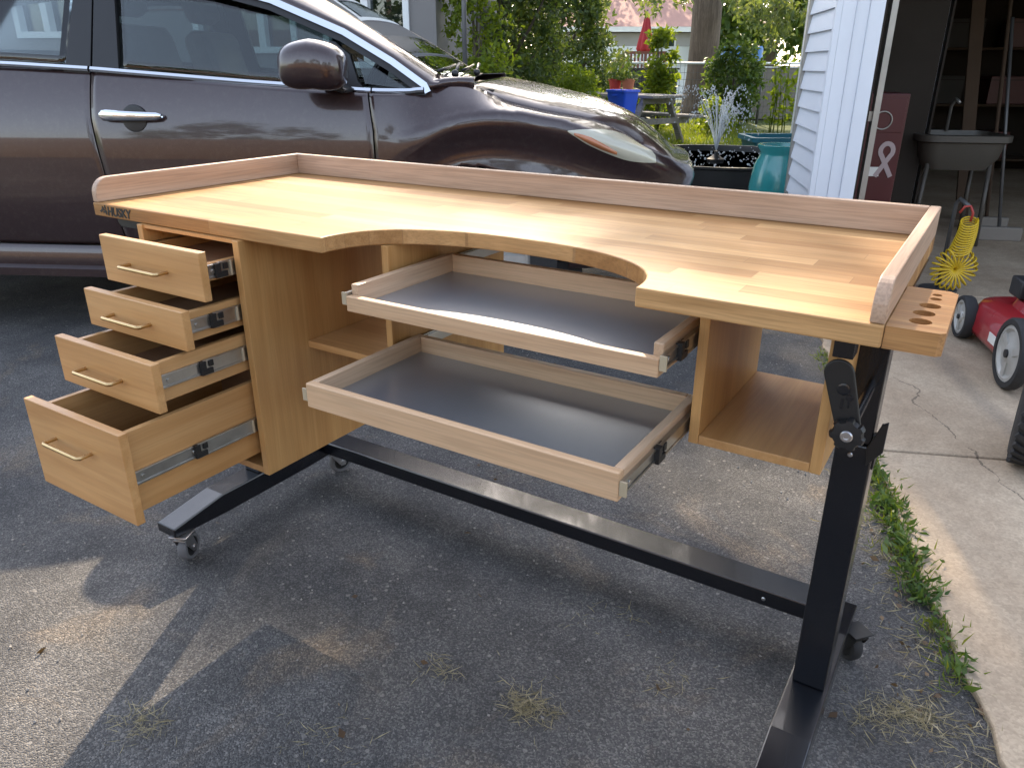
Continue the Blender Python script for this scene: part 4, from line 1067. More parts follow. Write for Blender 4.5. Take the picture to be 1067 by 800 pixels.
# clutter: boards and poles leaning in the back
for i, (px, D_m, h_, w_, mat, nm, lab, cat) in enumerate([(1008, 6.4, 2.0, .10, 'cardboard', 'leaning_plank', 'brown plank leaning upright deep inside the garage', 'plank'), (1034, 6.0, 2.1, .028, 'cardboard', 'broom', 'dark handled broom leaning behind the sink in the garage', 'broom'), (1050, 5.6, 1.5, .024, 'plate', 'rake', 'grey metal pole rake leaning at the far right of the garage', 'rake')]):
    q = at(px, 200, D_m); rel = q-G; t_ = gthing(nm, lab, cat, rel.dot(E1), rel.dot(E2))
    if w_ > .05:
        MB().bar((0, 0, .0), (-.15, .35, h_), w_, .025, (0, 1, 0)).build('board', M[mat], t_, world=False, bevel=.003)
    else:
        MB().tube([(0, 0, .10), (-.10, .35, h_)], w_/2, 8).build('handle', M[mat], t_, world=False, smooth=True)
        m = MB().box(-.16, .16, -.025, .025, .0, .10); m.build('head', M['compost'], t_, world=False, bevel=.01)
# shelving with boxes at the back
sh_ = gthing('shelf_unit', 'tall dark shelf unit of boxes against the garage back wall', 'shelf', 2.6, 5.7)
for x in (-1.2, 1.2):
    for y in (0, .45): MB().box(x-.02, x+.02, y-.02, y+.02, 0, 2.0).build('post', M['darkwall'], sh_, world=False)
for z in (.15, .75, 1.35, 1.95): MB().box(-1.19, 1.19, -.02, .47, z, z+.025).build('shelf', M['cardboard'], sh_, world=False)
for i in range(9):
    x = -1.0+.72*(i % 3)+.1*(i//3); z = (.176, .776, 1.376)[i//3]
    t_ = gthing('storage_box', ['brown carton', 'dark grey carton', 'red carton'][i % 3]+' on the '+['lowest', 'middle', 'top'][i//3]+' board of the dark shelf unit', 'box', 2.6+x, 5.75, .012+z)
    MB().box(-.22, .22, 0, .32, 0, .30).build('carton', [M['cardboard'], M['darkfence'], M['cabred']][i % 3], t_, world=False, bevel=.006)
    MB().box(-.222, .222, -.003, .323, .255, .262).build('lid_edge', M['darkwall'], t_, world=False)
# coiled yellow air hose
q = at(998, 262, 4.10)
hose = thing('coiled_hose', 'bright yellow coiled air hose hanging at the garage door', 'hose', (q.x, q.y, .06))
hc = q; rv = RH
m = MB(); pts = []
def hp(x, z, y): return Vector((q.x, q.y, 0))+RH*x+FH*y+Vector((0, 0, z))
nT = 22
for i in range(nT*14+1):
    a = 2*pi*i/14; b = 2*pi*(i/(nT*14)); rr = .066+.057*cos(a)
    pts.append(hp(rr*cos(b)*1.02+.0, .172+rr*sin(b)*.95, .035*sin(a)))
nU = 13
for i in range(nU*14+1):
    a = 2*pi*i/14; f = i/(nU*14); rr = .052-.012*f; ax_ = Vector((.018+.02*sin(f*2), .27+.165*f, .0))
    pts.append(hp(ax_.x+rr*cos(a)-.01, ax_.y+.020*sin(a)+.30*rr*cos(a), rr*sin(a)))
m.tube(pts, .0048, 6); m.build('coil', M['yellow'], hose, smooth=True)
m = MB(); m.tube([hp(.03, .43, 0), hp(.035, .475, 0), hp(.02, .51, .01), hp(-.005, .505, .02), hp(-.02, .47, .03)], .007, 8); m.build('tail_hose', M['redhose'], hose, smooth=True)
m = MB().tube([hp(-.02, .47, .03), hp(-.02, .10, .12), hp(-.02, .012, .14)], .01, 8).box(-.001, .001, 0, 0.001, 0, .001)
cst = thing('hose_stand', 'dark steel post holding the coiled yellow hose', 'stand', tuple(hp(.02, .012, .15)))
MB().tube([hp(.02, .012, .15), hp(.02, .50, .15), hp(.02, .53, .12), hp(.02, .505, .02)], .011, 10).build('post', M['plate'], cst, smooth=True)
m = MB(); m.lathe([(.10, 0), (.10, .012), (.0001, .014)], 24, Matrix.Translation(hp(.02, .012, .15))); m.build('base_plate', M['plate'], cst, smooth=40)

# lawn mower --------------------------------------------------------------
mw0 = onz(1000, 351, .012); mw1 = Vector((1.842, 2.50, .012)); ax_m = (mw0-mw1); ax_m.z = 0; ax_m.normalize()
mow = thing('lawn_mower', 'red push lawn mower with a dusty pale hubbed rear wheel on the concrete', 'lawn mower', tuple((mw0+mw1)/2+Vector((ax_m.y, -ax_m.x, 0))*.25), math.atan2(ax_m.y, ax_m.x))
# local: x forward (away), y left side = towards the viewer's left
def mwheel(x, y, r, w):
    sg = 1 if y > 0 else -1; c_ = Vector((x, y, r)); mt = rot_to((0, sg, 0), c_)
    t = MB().lathe([(r*.80, -w/2), (r*.95, -w/2), (r, -w*.3), (r, w*.3), (r*.95, w/2), (r*.80, w/2)], 40, mt, close=True).build('wheel', M['rubber'], mow, world=False, smooth=40)
    m_ = MB().lathe([(r*.795, -w*.4), (r*.795, w*.40), (r*.70, w*.44), (r*.62, w*.22), (r*.30, w*.30), (r*.24, w*.46), (.0001, w*.48)], 36, mt)
    for k in range(3):
        m_.box(r*.2, r*.72, -r*.10, r*.10, w*.2, w*.40, mt @ Matrix.Rotation(2*pi*k/3+.4, 4, 'Z'))
    m_.build('hub', M['hub'], t, world=False, smooth=40)
    MB().lathe([(r*.12, w*.46), (r*.12, w*.62), (.0001, w*.64)], 12, mt).build('hub_bolt', M['engine'], t, world=False, smooth=40)
L2 = (mw0-mw1).length/2
mwheel(L2, .25, .100, .05); mwheel(L2, -.25, .100, .05); mwheel(-L2, .265, .142, .045); mwheel(-L2, -.265, .142, .045)
P_ = []
for hx, hy, z, sh in ((.40, .235, .055, 0), (.405, .24, .075, 0), (.395, .235, .14, 0), (.36, .215, .19, .0), (.28, .18, .215, -.01), (.17, .15, .225, -.01), (.15, .14, .26, -.01), (.02, .02, .262, -.01)):
    P_.append([(x+sh+.03, y, zz) for x, y, zz in rrect(hx, hy, min(hx, hy)*.75, z, 8)])
m = MB(); m.grid(P_); dk = m.build('deck', M['mowred'], mow, world=False, smooth=35, solid=.003)
m = MB(); m.lathe([(.13, .262), (.135, .29), (.13, .36), (.10, .40), (.04, .415), (.0001, .416)], 28); m.box(-.15, -.02, -.13, .14, .262, .34); m.box(.03, .15, .04, .16, .27, .35)
eng = m.build('engine', M['engine'], mow, world=False, smooth=35, bevel=.008)
MB().lathe([(.045, .34), (.05, .35), (.05, .365), (.0001, .372)], 18, Matrix.Translation((-.10, .09, 0))).build('fuel_cap', M['engine'], eng, world=False, smooth=40)
MB().box(-.06, .02, .2375, .2405, .085, .125).build('sticker', M['sticker'], dk, world=False)
for y in (.2, -.2): MB().tube([(-L2+.03, y, .16), (-L2-.30, y, .55), (-L2-.62, y*.95, .92)], .011, 8).build('handle_tube', M['galv'], mow, world=False, smooth=True)
MB().tube([(-L2-.62, .19, .92), (-L2-.66, .19, .96), (-L2-.66, -.19, .96), (-L2-.62, -.19, .92)], .013, 8).build('handle_grip', M['engine'], mow, world=False, smooth=True)
# knobbly tyre at the right
tq = onz(1060, 493, .012)
tw = thing('wheel', 'big knobbly black tyre standing on the concrete at the right edge', 'wheel', (tq.x+.022, tq.y+.110, .012), 0)
r, w = .175, .115; axw = (RH*.55+FH*-.85).normalized(); axw = (RH*.80-FH*.55).normalized()
c_ = Vector((tq.x+.022, tq.y+.110, .012+r)); mt = rot_to(axw, c_)
MB().lathe([(.085, -w*.42), (r*.82, -w/2), (r*.95, -w*.42), (r*.965, 0), (r*.95, w*.42), (r*.82, w/2), (.085, w*.42)], 48, mt, close=True).build('tyre', M['rubber'], tw, smooth=40)
m = MB()
for k in range(30):
    for sgn in (-1, 1):
        m_k = mt @ Matrix.Rotation(2*pi*(k+(.5 if sgn > 0 else 0))/30, 4, 'Z'); mm_ = m_k @ Matrix.Translation((r*.955, 0, sgn*w*.24)) @ Matrix.Rotation(sgn*.55, 4, 'X')
        m.box(-.004, .010, -.0085, .0085, -.026, .026, mm_)
m.build('tread', M['rubber'], tw, bevel=.002)
MB().lathe([(.084, -w*.35), (.084, w*.35), (.07, w*.30), (.03, w*.2), (.0001, w*.22)], 30, mt).build('rim', M['hub'], tw, smooth=40)

# ------------------------------------------------------------------ HOUSE behind the car
ha, hb_ = at(455, 40, 8.0), at(-330, 40, 9.0)
hd = (hb_-ha); hd.z = 0; HL_ = hd.length; hd.normalize(); hn = Vector((hd.y, -hd.x, 0))
if hn.dot(CAM-ha) < 0: hn = -hn
house = thing('house', 'dark grey sided house with white framed windows behind the car', 'house', (ha.x, ha.y, 0), math.atan2(hd.y, hd.x))
sgn_in = -1 if (Matrix.Rotation(math.atan2(hd.y, hd.x), 3, 'Z') @ Vector((0, 1, 0))).dot(hn) > 0 else 1   # local y sign away from the viewer
def hx(px, py): # local along-wall position of a pixel column on the wall plane
    d = r2*((px-533.5)/F) - u2*((py-400)/F) + fwd; t = (ha-CAM).dot(hn)/d.dot(hn); q = CAM+d*t; return (q-ha).dot(hd), q.z
wins = []
for (pl, pr, pb) in ((428, 338, 46), (312, 206, 56), (120, 20, 40)):
    xa, zb = hx(pl, pb); xb, _ = hx(pr, pb); wins.append((xa, xb, zb if pl != 428 else 1.16, 2.45))
# wall as boards around the windows
edges_x = sorted([0]+[v for w_ in wins for v in w_[:2]]+[HL_])
m = MB(); T_ = .15*sgn_in
def yb(a, b): return (min(a, b), max(a, b))
def wallbox(xa, xb, za, zb_):
    y0, y1 = yb(0, T_); z = za
    m.box(xa, xb, y0, y1, za, zb_)
wallbox(0, wins[0][0], 0, 3.2)
for i, (xa, xb, za, zb_) in enumerate(wins):
    wallbox(xa, xb, 0, za); wallbox(xa, xb, zb_, 3.2); nx = wins[i+1][0] if i+1 < len(wins) else HL_; wallbox(xb, nx, 0, 3.2)
m.build('wall', M['housegrey'], house, world=False)
y0, y1 = yb(T_, T_+5*sgn_in); MB().box(0, .15, y0, y1, 0, 3.2).build('end_wall', M['housegrey'], house, world=False)
y0, y1 = yb(T_+3*sgn_in, T_+3.1*sgn_in); MB().box(.2, HL_, y0, y1, 0, 3.2).build('room_wall', M['stucco'], house, world=False)
for (xa, xb, za, zb_) in wins:
    f_ = MB(); fw_ = .06; ya, yb_ = yb(-.03*sgn_in, T_*.9)
    f_.box(xa, xa+fw_, ya, yb_, za, zb_).box(xb-fw_, xb, ya, yb_, za, zb_).box(xa+fw_, xb-fw_, ya, yb_, za, za+fw_).box(xa+fw_, xb-fw_, ya, yb_, zb_-fw_, zb_)
    n_m = 2 if xb-xa > .9 else 1
    for k in range(1, n_m+1): x = xa+(xb-xa)*k/(n_m+1); f_.box(x-.035, x+.035, ya, yb_, za+fw_, zb_-fw_)
    fo = f_.build('window_frame', M['whiteframe'], house, world=False, bevel=.004)
    ya, yb_ = yb(T_*.45, T_*.5); MB().box(xa+fw_, xb-fw_, ya, yb_, za+fw_, zb_-fw_).build('pane', M['pane'], fo, world=False)
    ya, yb_ = yb(T_*1.2, T_*1.25); MB().box(xa-.1, xb+.1, ya, yb_, za-.1, zb_+.1).build('blind', M['compost'], fo, world=False)
y0, y1 = yb(-.45*sgn_in, 5.4*sgn_in); m = MB(); yc = 2.5*sgn_in
m.prism([(y0, 3.2), (y1, 3.2), (yc, 4.6)], lambda y, z: (-.4, y, z), lambda y, z: (HL_+.4, y, z)); m.build('roof', M['roof'], house, world=False)

# ------------------------------------------------------------------ vegetation helpers
def leaf_obj(name, pts, size, mat, parent, seed, **kw):
    return fin(name, leaf_mesh(name, pts, size, seed, **kw), mat, parent)
def bush(name, label, cat, base, rx, ry, h, nclump, per, size, mat, seed, shape='round', crad=.25, stem=True, group=None, aspect=.5, droop=0.0):
    t = thing(name, label, cat, (base.x, base.y, 0), 0, group); g = np.random.default_rng(seed); cs = []; rs = []
    for i in range(nclump):
        f = g.random()
        if shape == 'cone': rr = (1-f)**.7*(.9+.2*g.random())+.06; zz = .08+f*.92
        elif shape == 'col': rr = .5+.5*sin(pi*min(1, f*.9+.1)); zz = .05+f*.95
        else: zz = .1+.9*f; rr = sqrt(max(0.02, 1-(2*zz-1.02)**2*.95))
        a = g.random()*2*pi; q = sqrt(g.random())*.3+.7 if g.random() < .75 else g.random()
        cs.append((base.x+rx*rr*q*cos(a), base.y+ry*rr*q*sin(a), h*zz)); rs.append(crad*(.6+.8*g.random()))
    leaf_obj('foliage', clump_points(cs, rs, per, seed+1, .8), size, mat, t, seed+2, aspect=aspect, droop=droop)
    m = MB()
    m.tube([(base.x, base.y, 0), (base.x+.02, base.y, h*.45), (base.x-.02, base.y+.02, h*.85)], [h*.022, h*.014, h*.004], 6)
    for i in range(0, nclump, max(1, nclump//10)):
        c = cs[i]; z0 = h*.08+c[2]*.35; m.tube([(base.x, base.y, z0), ((base.x*.4+c[0]*.6), (base.y*.4+c[1]*.6), z0*.45+c[2]*.55), c], [h*.010, h*.006, h*.002], 5)
    m.build('stem', M['bark2'], t, smooth=True)
    return t

# big shade tree ------------------------------------------------------------
tb = at(722, 105, 21.0); tb.z = 0
tree = thing('shade_tree', 'large leafy shade tree with a thick grey brown trunk behind the picnic table', 'tree', tuple(tb))
m = MB(); top = Vector((tb.x-.15, tb.y, 4.2))
pts = [tb+Vector((.16, 0.08, -.1)), tb+Vector((.16, .08, .25)), tb+Vector((.16, .06, .9)), tb+Vector((.16, .03, 1.7)), tb+Vector((.16, 0, 2.6)), tb+Vector((.12, 0, 3.6)), tb+Vector((0, 0, 5.2)), tb+Vector((-.3, -.2, 8)), tb+Vector((-.6, -.3, 11.5)), tb+Vector((-.9, -.2, 15.5))]
m.tube(pts, [.62, .48, .40, .365, .36, .34, .30, .22, .14, .03], 18)
m.tube([tb+Vector((.16, 0, 2.0)), tb+RH*.55+Vector((0, .1, 3.4)), tb+RH*1.6+Vector((0, .4, 6)), tb+RH*3.2+Vector((0, .8, 9))], [.20, .22, .16, .05], 12)
g = np.random.default_rng(21)
crown_c = Vector((tb.x-.5, tb.y-.6, 12.4))
limbs = []
for i in range(16):
    a = 2*pi*i/16+g.uniform(-.2, .2); h0 = g.uniform(4.5, 11); el = g.uniform(.15, .8); Lb = g.uniform(4.0, 6.8)
    p0 = tb+Vector((-.15*(h0-4)/4, 0, h0)); p2 = p0+Vector((cos(a)*cos(el), sin(a)*cos(el), sin(el)))*Lb; p1 = p0.lerp(p2, .5)+Vector((0, 0, .5)); m.tube([p0, p1, p2], [.13, .08, .02], 6); limbs.append((p0, p1, p2))
m.build('trunk', M['bark'], tree, smooth=True)
# crown: leaf clumps; where the sun has to reach the bench and the lit patches clumps are left out to let light through
def sun_hit(p, z):  # where the shadow of p falls on height z
    t = (p[2]-z)/SUNV.z; return p[0]-SUNV.x*t, p[1]-SUNV.y*t
# (x0, x1, y0, y1), height of the lit surface, share of clumps left out there
GAPS = [((-.10, 1.75, .05, .62), .92, .95), ((-.85, .15, -.80, -.06), 0.0, 1.0), ((.30, .66, .22, .44), 0.0, .6), ((1.0, 1.55, .80, 1.35), 0.0, .95),
        ((-.9, .7, 1.6, 3.4), 1.1, .6), ((-4.2, -.8, 8.5, 15), 0.0, .7), ((-2.6, .4, -.9, 1.2), 1.0, .35)]
def light_gap(p, r):
    for (xa, xb, ya, yb_), z, pr in GAPS:
        X, Y = sun_hit(p, z)
        if xa-r < X < xb+r and ya-r < Y < yb_+r and g.random() < pr: return True
    return False
cs, rs = [], []
while len(cs) < 430:
    d = g.normal(size=3); d /= np.linalg.norm(d); q = g.random()**.4
    p = np.array(crown_c)+d*q*np.array((7.6, 7.6, 5.6)); r_ = g.uniform(.35, .85)
    if light_gap(p, r_*.8): continue
    cs.append(p); rs.append(r_)
SHADE = (.20, 1.8, -.75, .75); n0 = len(cs); tries = 0  # extra crown clumps, added to cast shade on the ground around the bench
while len(cs) < n0+46 and tries < 4000:
    tries += 1; r_ = g.uniform(.28, .5)
    X, Y = g.uniform(SHADE[0], SHADE[1]), g.uniform(SHADE[2], SHADE[3]); z = g.uniform(8.0, 16.5); p = np.array((X, Y, 0))+np.array(SUNV)*(z/SUNV.z)
    if light_gap(p, r_*.7): continue
    if np.sum(((p-np.array(crown_c))/np.array((7.8, 7.8, 5.8)))**2) > 1.05: continue
    cs.append(p); rs.append(r_)
leaf_obj('crown', clump_points(cs, rs, 110, 31, .75), .17, M['crown'], tree, 32, aspect=.6)
# low hanging sprays in front of the far roof
cs, rs = [], []
for px, py, Dm, n_ in ((600, 2, 17, 5), (640, 4, 18, 4), (668, -6, 18, 3), (690, 2, 18, 4), (765, 2, 19, 5), (800, 8, 18, 7), (775, -8, 19, 5), (830, 6, 17, 7), (815, 34, 18, 4)):
    for i in range(n_): q = at(px+g.uniform(-22, 22), py+g.uniform(-14, 12), Dm+g.uniform(-1, 1)); cs.append(tuple(q)); rs.append(g.uniform(.16, .34))
m = MB()
for c in cs[::2]: m.tube([Vector(c)+Vector((0, 0, 3.2)), Vector(c)+Vector((.1, 0, 1.4)), Vector(c)], [.03, .018, .006], 5)
m.build('hanging_twig', M['bark2'], tree, smooth=True)
leaf_obj('hanging_spray', clump_points(cs, rs, 60, 41, 1.0), .13, M['paleleaf'], tree, 42, aspect=.45, droop=.7)

# shrubs behind the car, left to right
b = at(494, 60, 8.2); bush('lime_shrub', 'bright yellow green shrub at the corner of the grey house', 'shrub', b, .30, .36, 2.0, 50, 80, .065, M['limeleaf'], 51, 'round', .20)
b = at(520, 60, 11.0); bush('evergreen_shrub', 'tall dense dark evergreen behind the car hood, nearest the lime shrub', 'shrub', b, .80, .75, 3.3, 170, 80, .075, M['everg'], 52, 'round', .24)
b = at(575, 60, 15.4); bush('evergreen_shrub', 'broad dark conical evergreen left of the red umbrella', 'shrub', b, 1.15, .9, 4.2, 220, 80, .10, M['everg'], 53, 'cone', .32)
b = at(628, 60, 17.0); bush('pale_shrub', 'loose pale green shrub between evergreen and red umbrella', 'shrub', b, .55, .5, 1.75, 40, 55, .09, M['paleleaf'], 54, 'round', .24)
b = at(597, 82, 12.6); bush('round_shrub', 'low rounded yellow green shrub left of the picnic table', 'shrub', b, .42, .4, 1.18, 60, 70, .06, M['limeleaf'], 55, 'round', .16)
b = at(688, 85, 15.6); bush('vine_plant', 'slim yellow green climbing plant just left of the trunk', 'plant', b, .28, .25, 1.75, 36, 50, .11, M['limeleaf'], 56, 'col', .16)
b = at(762, 100, 16.5); bush('tall_plant', 'tall mid green bushy plant right of the tree trunk', 'plant', b, .52, .45, 1.62, 64, 70, .10, M['midleaf'], 57, 'col', .20)
b = at(745, 112, 14.8); bush('low_plant', 'low yellow green leafy plant behind the fountain', 'plant', b, .30, .25, .55, 18, 40, .10, M['limeleaf'], 58, 'round', .18)
def stalks(label, px, D_, n_, h, seed, spread):
    b = at(px, 112, D_); t = thing('stalk_plant', label, 'plant', (b.x, b.y, 0)); gg = np.random.default_rng(seed); m = MB(); P_ = []
    for i in range(n_):
        x = b.x+RH.x*gg.uniform(-spread, spread)+gg.normal()*.05; y = b.y+RH.y*gg.uniform(-spread, spread)+gg.normal()*.1; hh = h*gg.uniform(.75, 1.05)
        m.tube([(x, y, 0), (x+gg.normal()*.03, y, hh*.5), (x+gg.normal()*.06, y, hh)], [.012, .009, .004], 5)
        for k in range(26): z = hh*(.12+.88*gg.random()); P_.append((x+gg.normal()*.07, y+gg.normal()*.07, z))
    m.build('stem', M['limeleaf'], t, smooth=True); leaf_obj('foliage', np.array(P_), .16, M['limeleaf'], t, seed+1, aspect=.4, droop=.35)
stalks('row of tall yellow green stalks against the garage corner', 818, 15.2, 9, 1.55, 61, .42)
# background trees that close the view
def far_tree(px, D_, h, rx, mat, seed, label):
    b = at(px, 60, D_); b.z = 0; t = thing('background_tree', label, 'tree', tuple(b)); gg = np.random.default_rng(seed); cs, rs = [], []
    for i in range(110):
        d = gg.normal(size=3); d /= np.linalg.norm(d); cs.append((b.x+d[0]*rx*.9, b.y+d[1]*rx*.9, h*.62+d[2]*h*.36)); rs.append(gg.uniform(.5, 1.0))
    leaf_obj('crown', clump_points(cs, rs, 55, seed+1, .8), .30, mat, t, seed+2, aspect=.6)
    m = MB(); m.tube([b, b+Vector((.1, 0, h*.4)), b+Vector((0, 0, h*.8))], [.22, .16, .04], 8)
    for i in range(0, 110, 12): m.tube([b+Vector((.1, 0, h*.35)), Vector(cs[i])], [.07, .02], 5)
    m.build('trunk', M['bark'], t, smooth=True)
far_tree(560, 44, 11, 4.6, M['crown'], 71, 'tall green tree beyond the house roof, behind the evergreens')
far_tree(700, 50, 13, 5.5, M['crown'], 74, 'broad green tree behind the red roofed house')
far_tree(800, 27, 6.5, 2.5, M['midleaf'], 77, 'grey green tree overhanging the blue drums near the garage wall')
far_tree(880, 40, 12, 5.0, M['crown'], 80, 'tall green tree hidden mostly behind the garage')
far_tree(430, 40, 12, 5.0, M['crown'], 83, 'tall green tree behind the grey house')

# ------------------------------------------------------------------ yard things
# picnic table
pc = CAM+FH*13.6+RH*1.80; pd = (RH*.587-FH*.81).normalized()
def along(px, dy):
    best = min((abs(((pc+pd*a+Vector((-pd.y, pd.x, 0))*dy-CAM).dot(RH))/((pc+pd*a+Vector((-pd.y, pd.x, 0))*dy-CAM).dot(FH)*cos(PITCH)+.4*sin(PITCH))-(px-533.5)/F), a) for a in [k*.02-1.1 for k in range(111)]); return best[1]
pt = thing('picnic_table', 'weathered grey wooden picnic table on the lawn', 'picnic table', (pc.x, pc.y, 0), math.atan2(pd.y, pd.x))
HLp = 1.12; ZP = .76
m = MB()
for k in range(5): m.box(-HLp, HLp, -.38+k*.153, -.38+k*.153+.145, ZP-.04, ZP)
m.build('table_top', M['oldwood'], pt, world=False, bevel=.004)
for sg in (-1, 1):
    m = MB()
    for k in range(2): y = sg*(.60+k*.15); m.box(-HLp, HLp, y-.07, y+.07, .41, .45)
    m.build('bench_seat', M['oldwood'], pt, world=False, bevel=.004)
for x in (-HLp+.30, HLp-.30):
    for sg in (-1, 1): MB().bar((x, sg*.66, 0), (x, sg*.26, ZP-.045), .045, .12, (1, 0, 0)).build('leg', M['oldwood'], pt, world=False, bevel=.004)
    MB().box(x+.024, x+.064, -.74, .74, .32, .408).box(x+.024, x+.064, -.36, .36, ZP-.13, ZP-.042).build('brace', M['oldwood'], pt, world=False, bevel=.003)
def pot(px, mat, label, dy):
    c = pc+pd*along(px, dy)+Vector((-pd.y, pd.x, 0))*dy; t = thing('flower_pot', label, 'flower pot', (c.x, c.y, ZP), 0)
    MB().lathe([(.075, ZP), (.105, ZP+.19), (.115, ZP+.19), (.115, ZP+.225), (.10, ZP+.225), (.095, ZP+.19), (.0001, ZP+.19)], 24, Matrix.Translation((c.x, c.y, 0))).build('pot', mat, t, smooth=40)
    gg = np.random.default_rng(int(px)); P_ = np.array([(c.x+gg.normal()*.07, c.y+gg.normal()*.07, ZP+.21+abs(gg.normal())*.12) for i in range(90)])
    leaf_obj('foliage', P_, .10, M['midleaf'], t, int(px), aspect=.4)
pot(640, M['potred'], 'bright red flower pot on the picnic table, the left one of two', .05); pot(653, M['terracotta'], 'terracotta orange flower pot on the picnic table', .12)
# blue bin on the near seat
bq = pc+pd*along(648, -.675)+Vector((-pd.y, pd.x, 0))*(-.675)
bt = thing('blue_bin', 'bright blue plastic bin standing on the picnic bench', 'bin', (bq.x, bq.y, .452), math.atan2(pd.y, pd.x))
P_ = [rrect(.165, .13, .03, 0), rrect(.205, .155, .035, .36), rrect(.222, .17, .035, .362), rrect(.222, .17, .035, .395), rrect(.20, .15, .03, .395), rrect(.16, .125, .03, .02), rrect(.01, .01, .003, .02)]
m = MB(); m.grid(P_); m.build('tub', M['blue'], bt, world=False, smooth=40)
MB().box(-.06, .06, -.180, -.168, .30, .325).build('handle', M['blue'], bt, world=False, bevel=.004)
# pond tank, water, fountain
pq = at(752, 160, 7.65); PR = 1.02; PZ = .40
pond = thing('pond_tank', 'round black stock tank pond in front of the picnic table', 'pond', (pq.x, pq.y, 0))
MB().lathe([(PR-.03, 0), (PR, .02), (PR, PZ-.03), (PR+.02, PZ-.02), (PR+.02, PZ), (PR-.02, PZ), (PR-.03, PZ-.03), (PR-.03, .03), (.0001, .03)], 64, Matrix.Translation((pq.x, pq.y, 0))).build('tank_wall', M['tank'], pond, smooth=40)
MB().lathe([(PR-.032, PZ-.06), (.0001, PZ-.06)], 64, Matrix.Translation((pq.x, pq.y, 0))).build('water_surface', M['water'], pond)
fq = at(746, 160, 7.5)
ft = thing('fountain_pump', 'small black fountain nozzle in the middle of the pond', 'fountain', (fq.x, fq.y, PZ-.06))
MB().lathe([(.075, PZ-.075), (.08, PZ-.02), (.05, PZ-.005), (.02, PZ+.02), (.016, PZ+.05), (.0001, PZ+.05)], 20, Matrix.Translation((fq.x, fq.y, 0))).build('nozzle', M['blackmatte'], ft, smooth=40)
m = MB(); gg = np.random.default_rng(91)
for j in range(34):
    a = gg.uniform(0, 2*pi); v0 = gg.uniform(2.6, 3.5); th = gg.uniform(.07, .34); vx = v0*sin(th); vz = v0*cos(th)
    tmax = 2*vz/9.81*gg.uniform(.75, 1.02); n_ = int(26+20*gg.random()); tr = []
    for i in range(n_):
        t_ = tmax*i/n_; jit = gg.normal(size=3)*.014*(t_/tmax)
        p = Vector((fq.x+cos(a)*vx*t_+jit[0], fq.y+sin(a)*vx*t_+jit[1], PZ+.05+vz*t_-4.905*t_*t_+jit[2]))
        if p.z < PZ-.05: break
        if i < n_*.40: tr.append(p)
        else: m.ball(p, gg.uniform(.003, .0065), 5, 4, (1, 1, 1.6))
    if len(tr) > 2: m.tube(tr, [.003+.002*(k/len(tr)) for k in range(len(tr))], 4)
for i in range(330):
    a = gg.uniform(0, 2*pi); r_ = PR*.93*sqrt(gg.random()); rr = gg.uniform(.004, .011)
    m.ball((pq.x+r_*cos(a), pq.y+r_*sin(a), PZ-.056+abs(gg.normal())*.022), rr, 5, 4)
tag(m.build('fountain_spray', M['drops']), 'water spray and droplets rising from the fountain in the pond', 'water', kind='stuff')
# teal urn and teal tub
uq = at(812, 180, 5.45); ut = thing('urn', 'tall glazed teal urn beside the white garage wall', 'urn', (uq.x, uq.y, 0)); uz = .69
MB().lathe([(.13, 0), (.14, .02), (.185, .25), (.195, .42), (.175, .56), (.145, .63), (.145, .65), (.165, uz-.01), (.165, uz), (.14, uz), (.125, .63), (.11, .5), (.0001, .45)], 40, Matrix.Translation((uq.x, uq.y, 0))).build('urn_body', M['teal'], ut, smooth=50)
MB().lathe([(.165, uz+.0005), (.168, uz+.004), (.165, uz+.008), (.140, uz+.008), (.138, uz+.0005)], 40, Matrix.Translation((uq.x, uq.y, 0)), close=True).build('urn_lip', M['teal'], ut, smooth=50)
vq = at(813, 150, 9.6); vt = thing('tub', 'low dark teal plastic tub behind the glazed urn', 'tub', (vq.x, vq.y, 0))
P_ = [rrect(.34, .26, .06, 0), rrect(.40, .32, .07, .36), rrect(.44, .35, .07, .37), rrect(.44, .35, .07, .42), rrect(.38, .30, .07, .42), rrect(.33, .26, .05, .05), rrect(.02, .02, .01, .05)]
vt.rotation_euler = (0, 0, YAW); m = MB(); m.grid(P_); m.build('tub_shell', M['tealbin'], vt, world=False, smooth=40)
MB().box(-.10, .10, -.372, -.35, .30, .335).build('handle', M['tealbin'], vt, world=False, bevel=.005)
# pole
pq2 = at(484, 40, 7.2); pl = thing('pole', 'thin dark metal pole standing behind the car hood', 'pole', (pq2.x, pq2.y, 0))
MB().tube([(pq2.x, pq2.y, 0), (pq2.x, pq2.y, 3.2)], .022, 10).build('shaft', M['plate'], pl, smooth=True)
MB().lathe([(.03, 3.2), (.032, 3.23), (.0001, 3.25)], 12, Matrix.Translation((pq2.x, pq2.y, 0))).build('cap', M['plate'], pl, smooth=True)
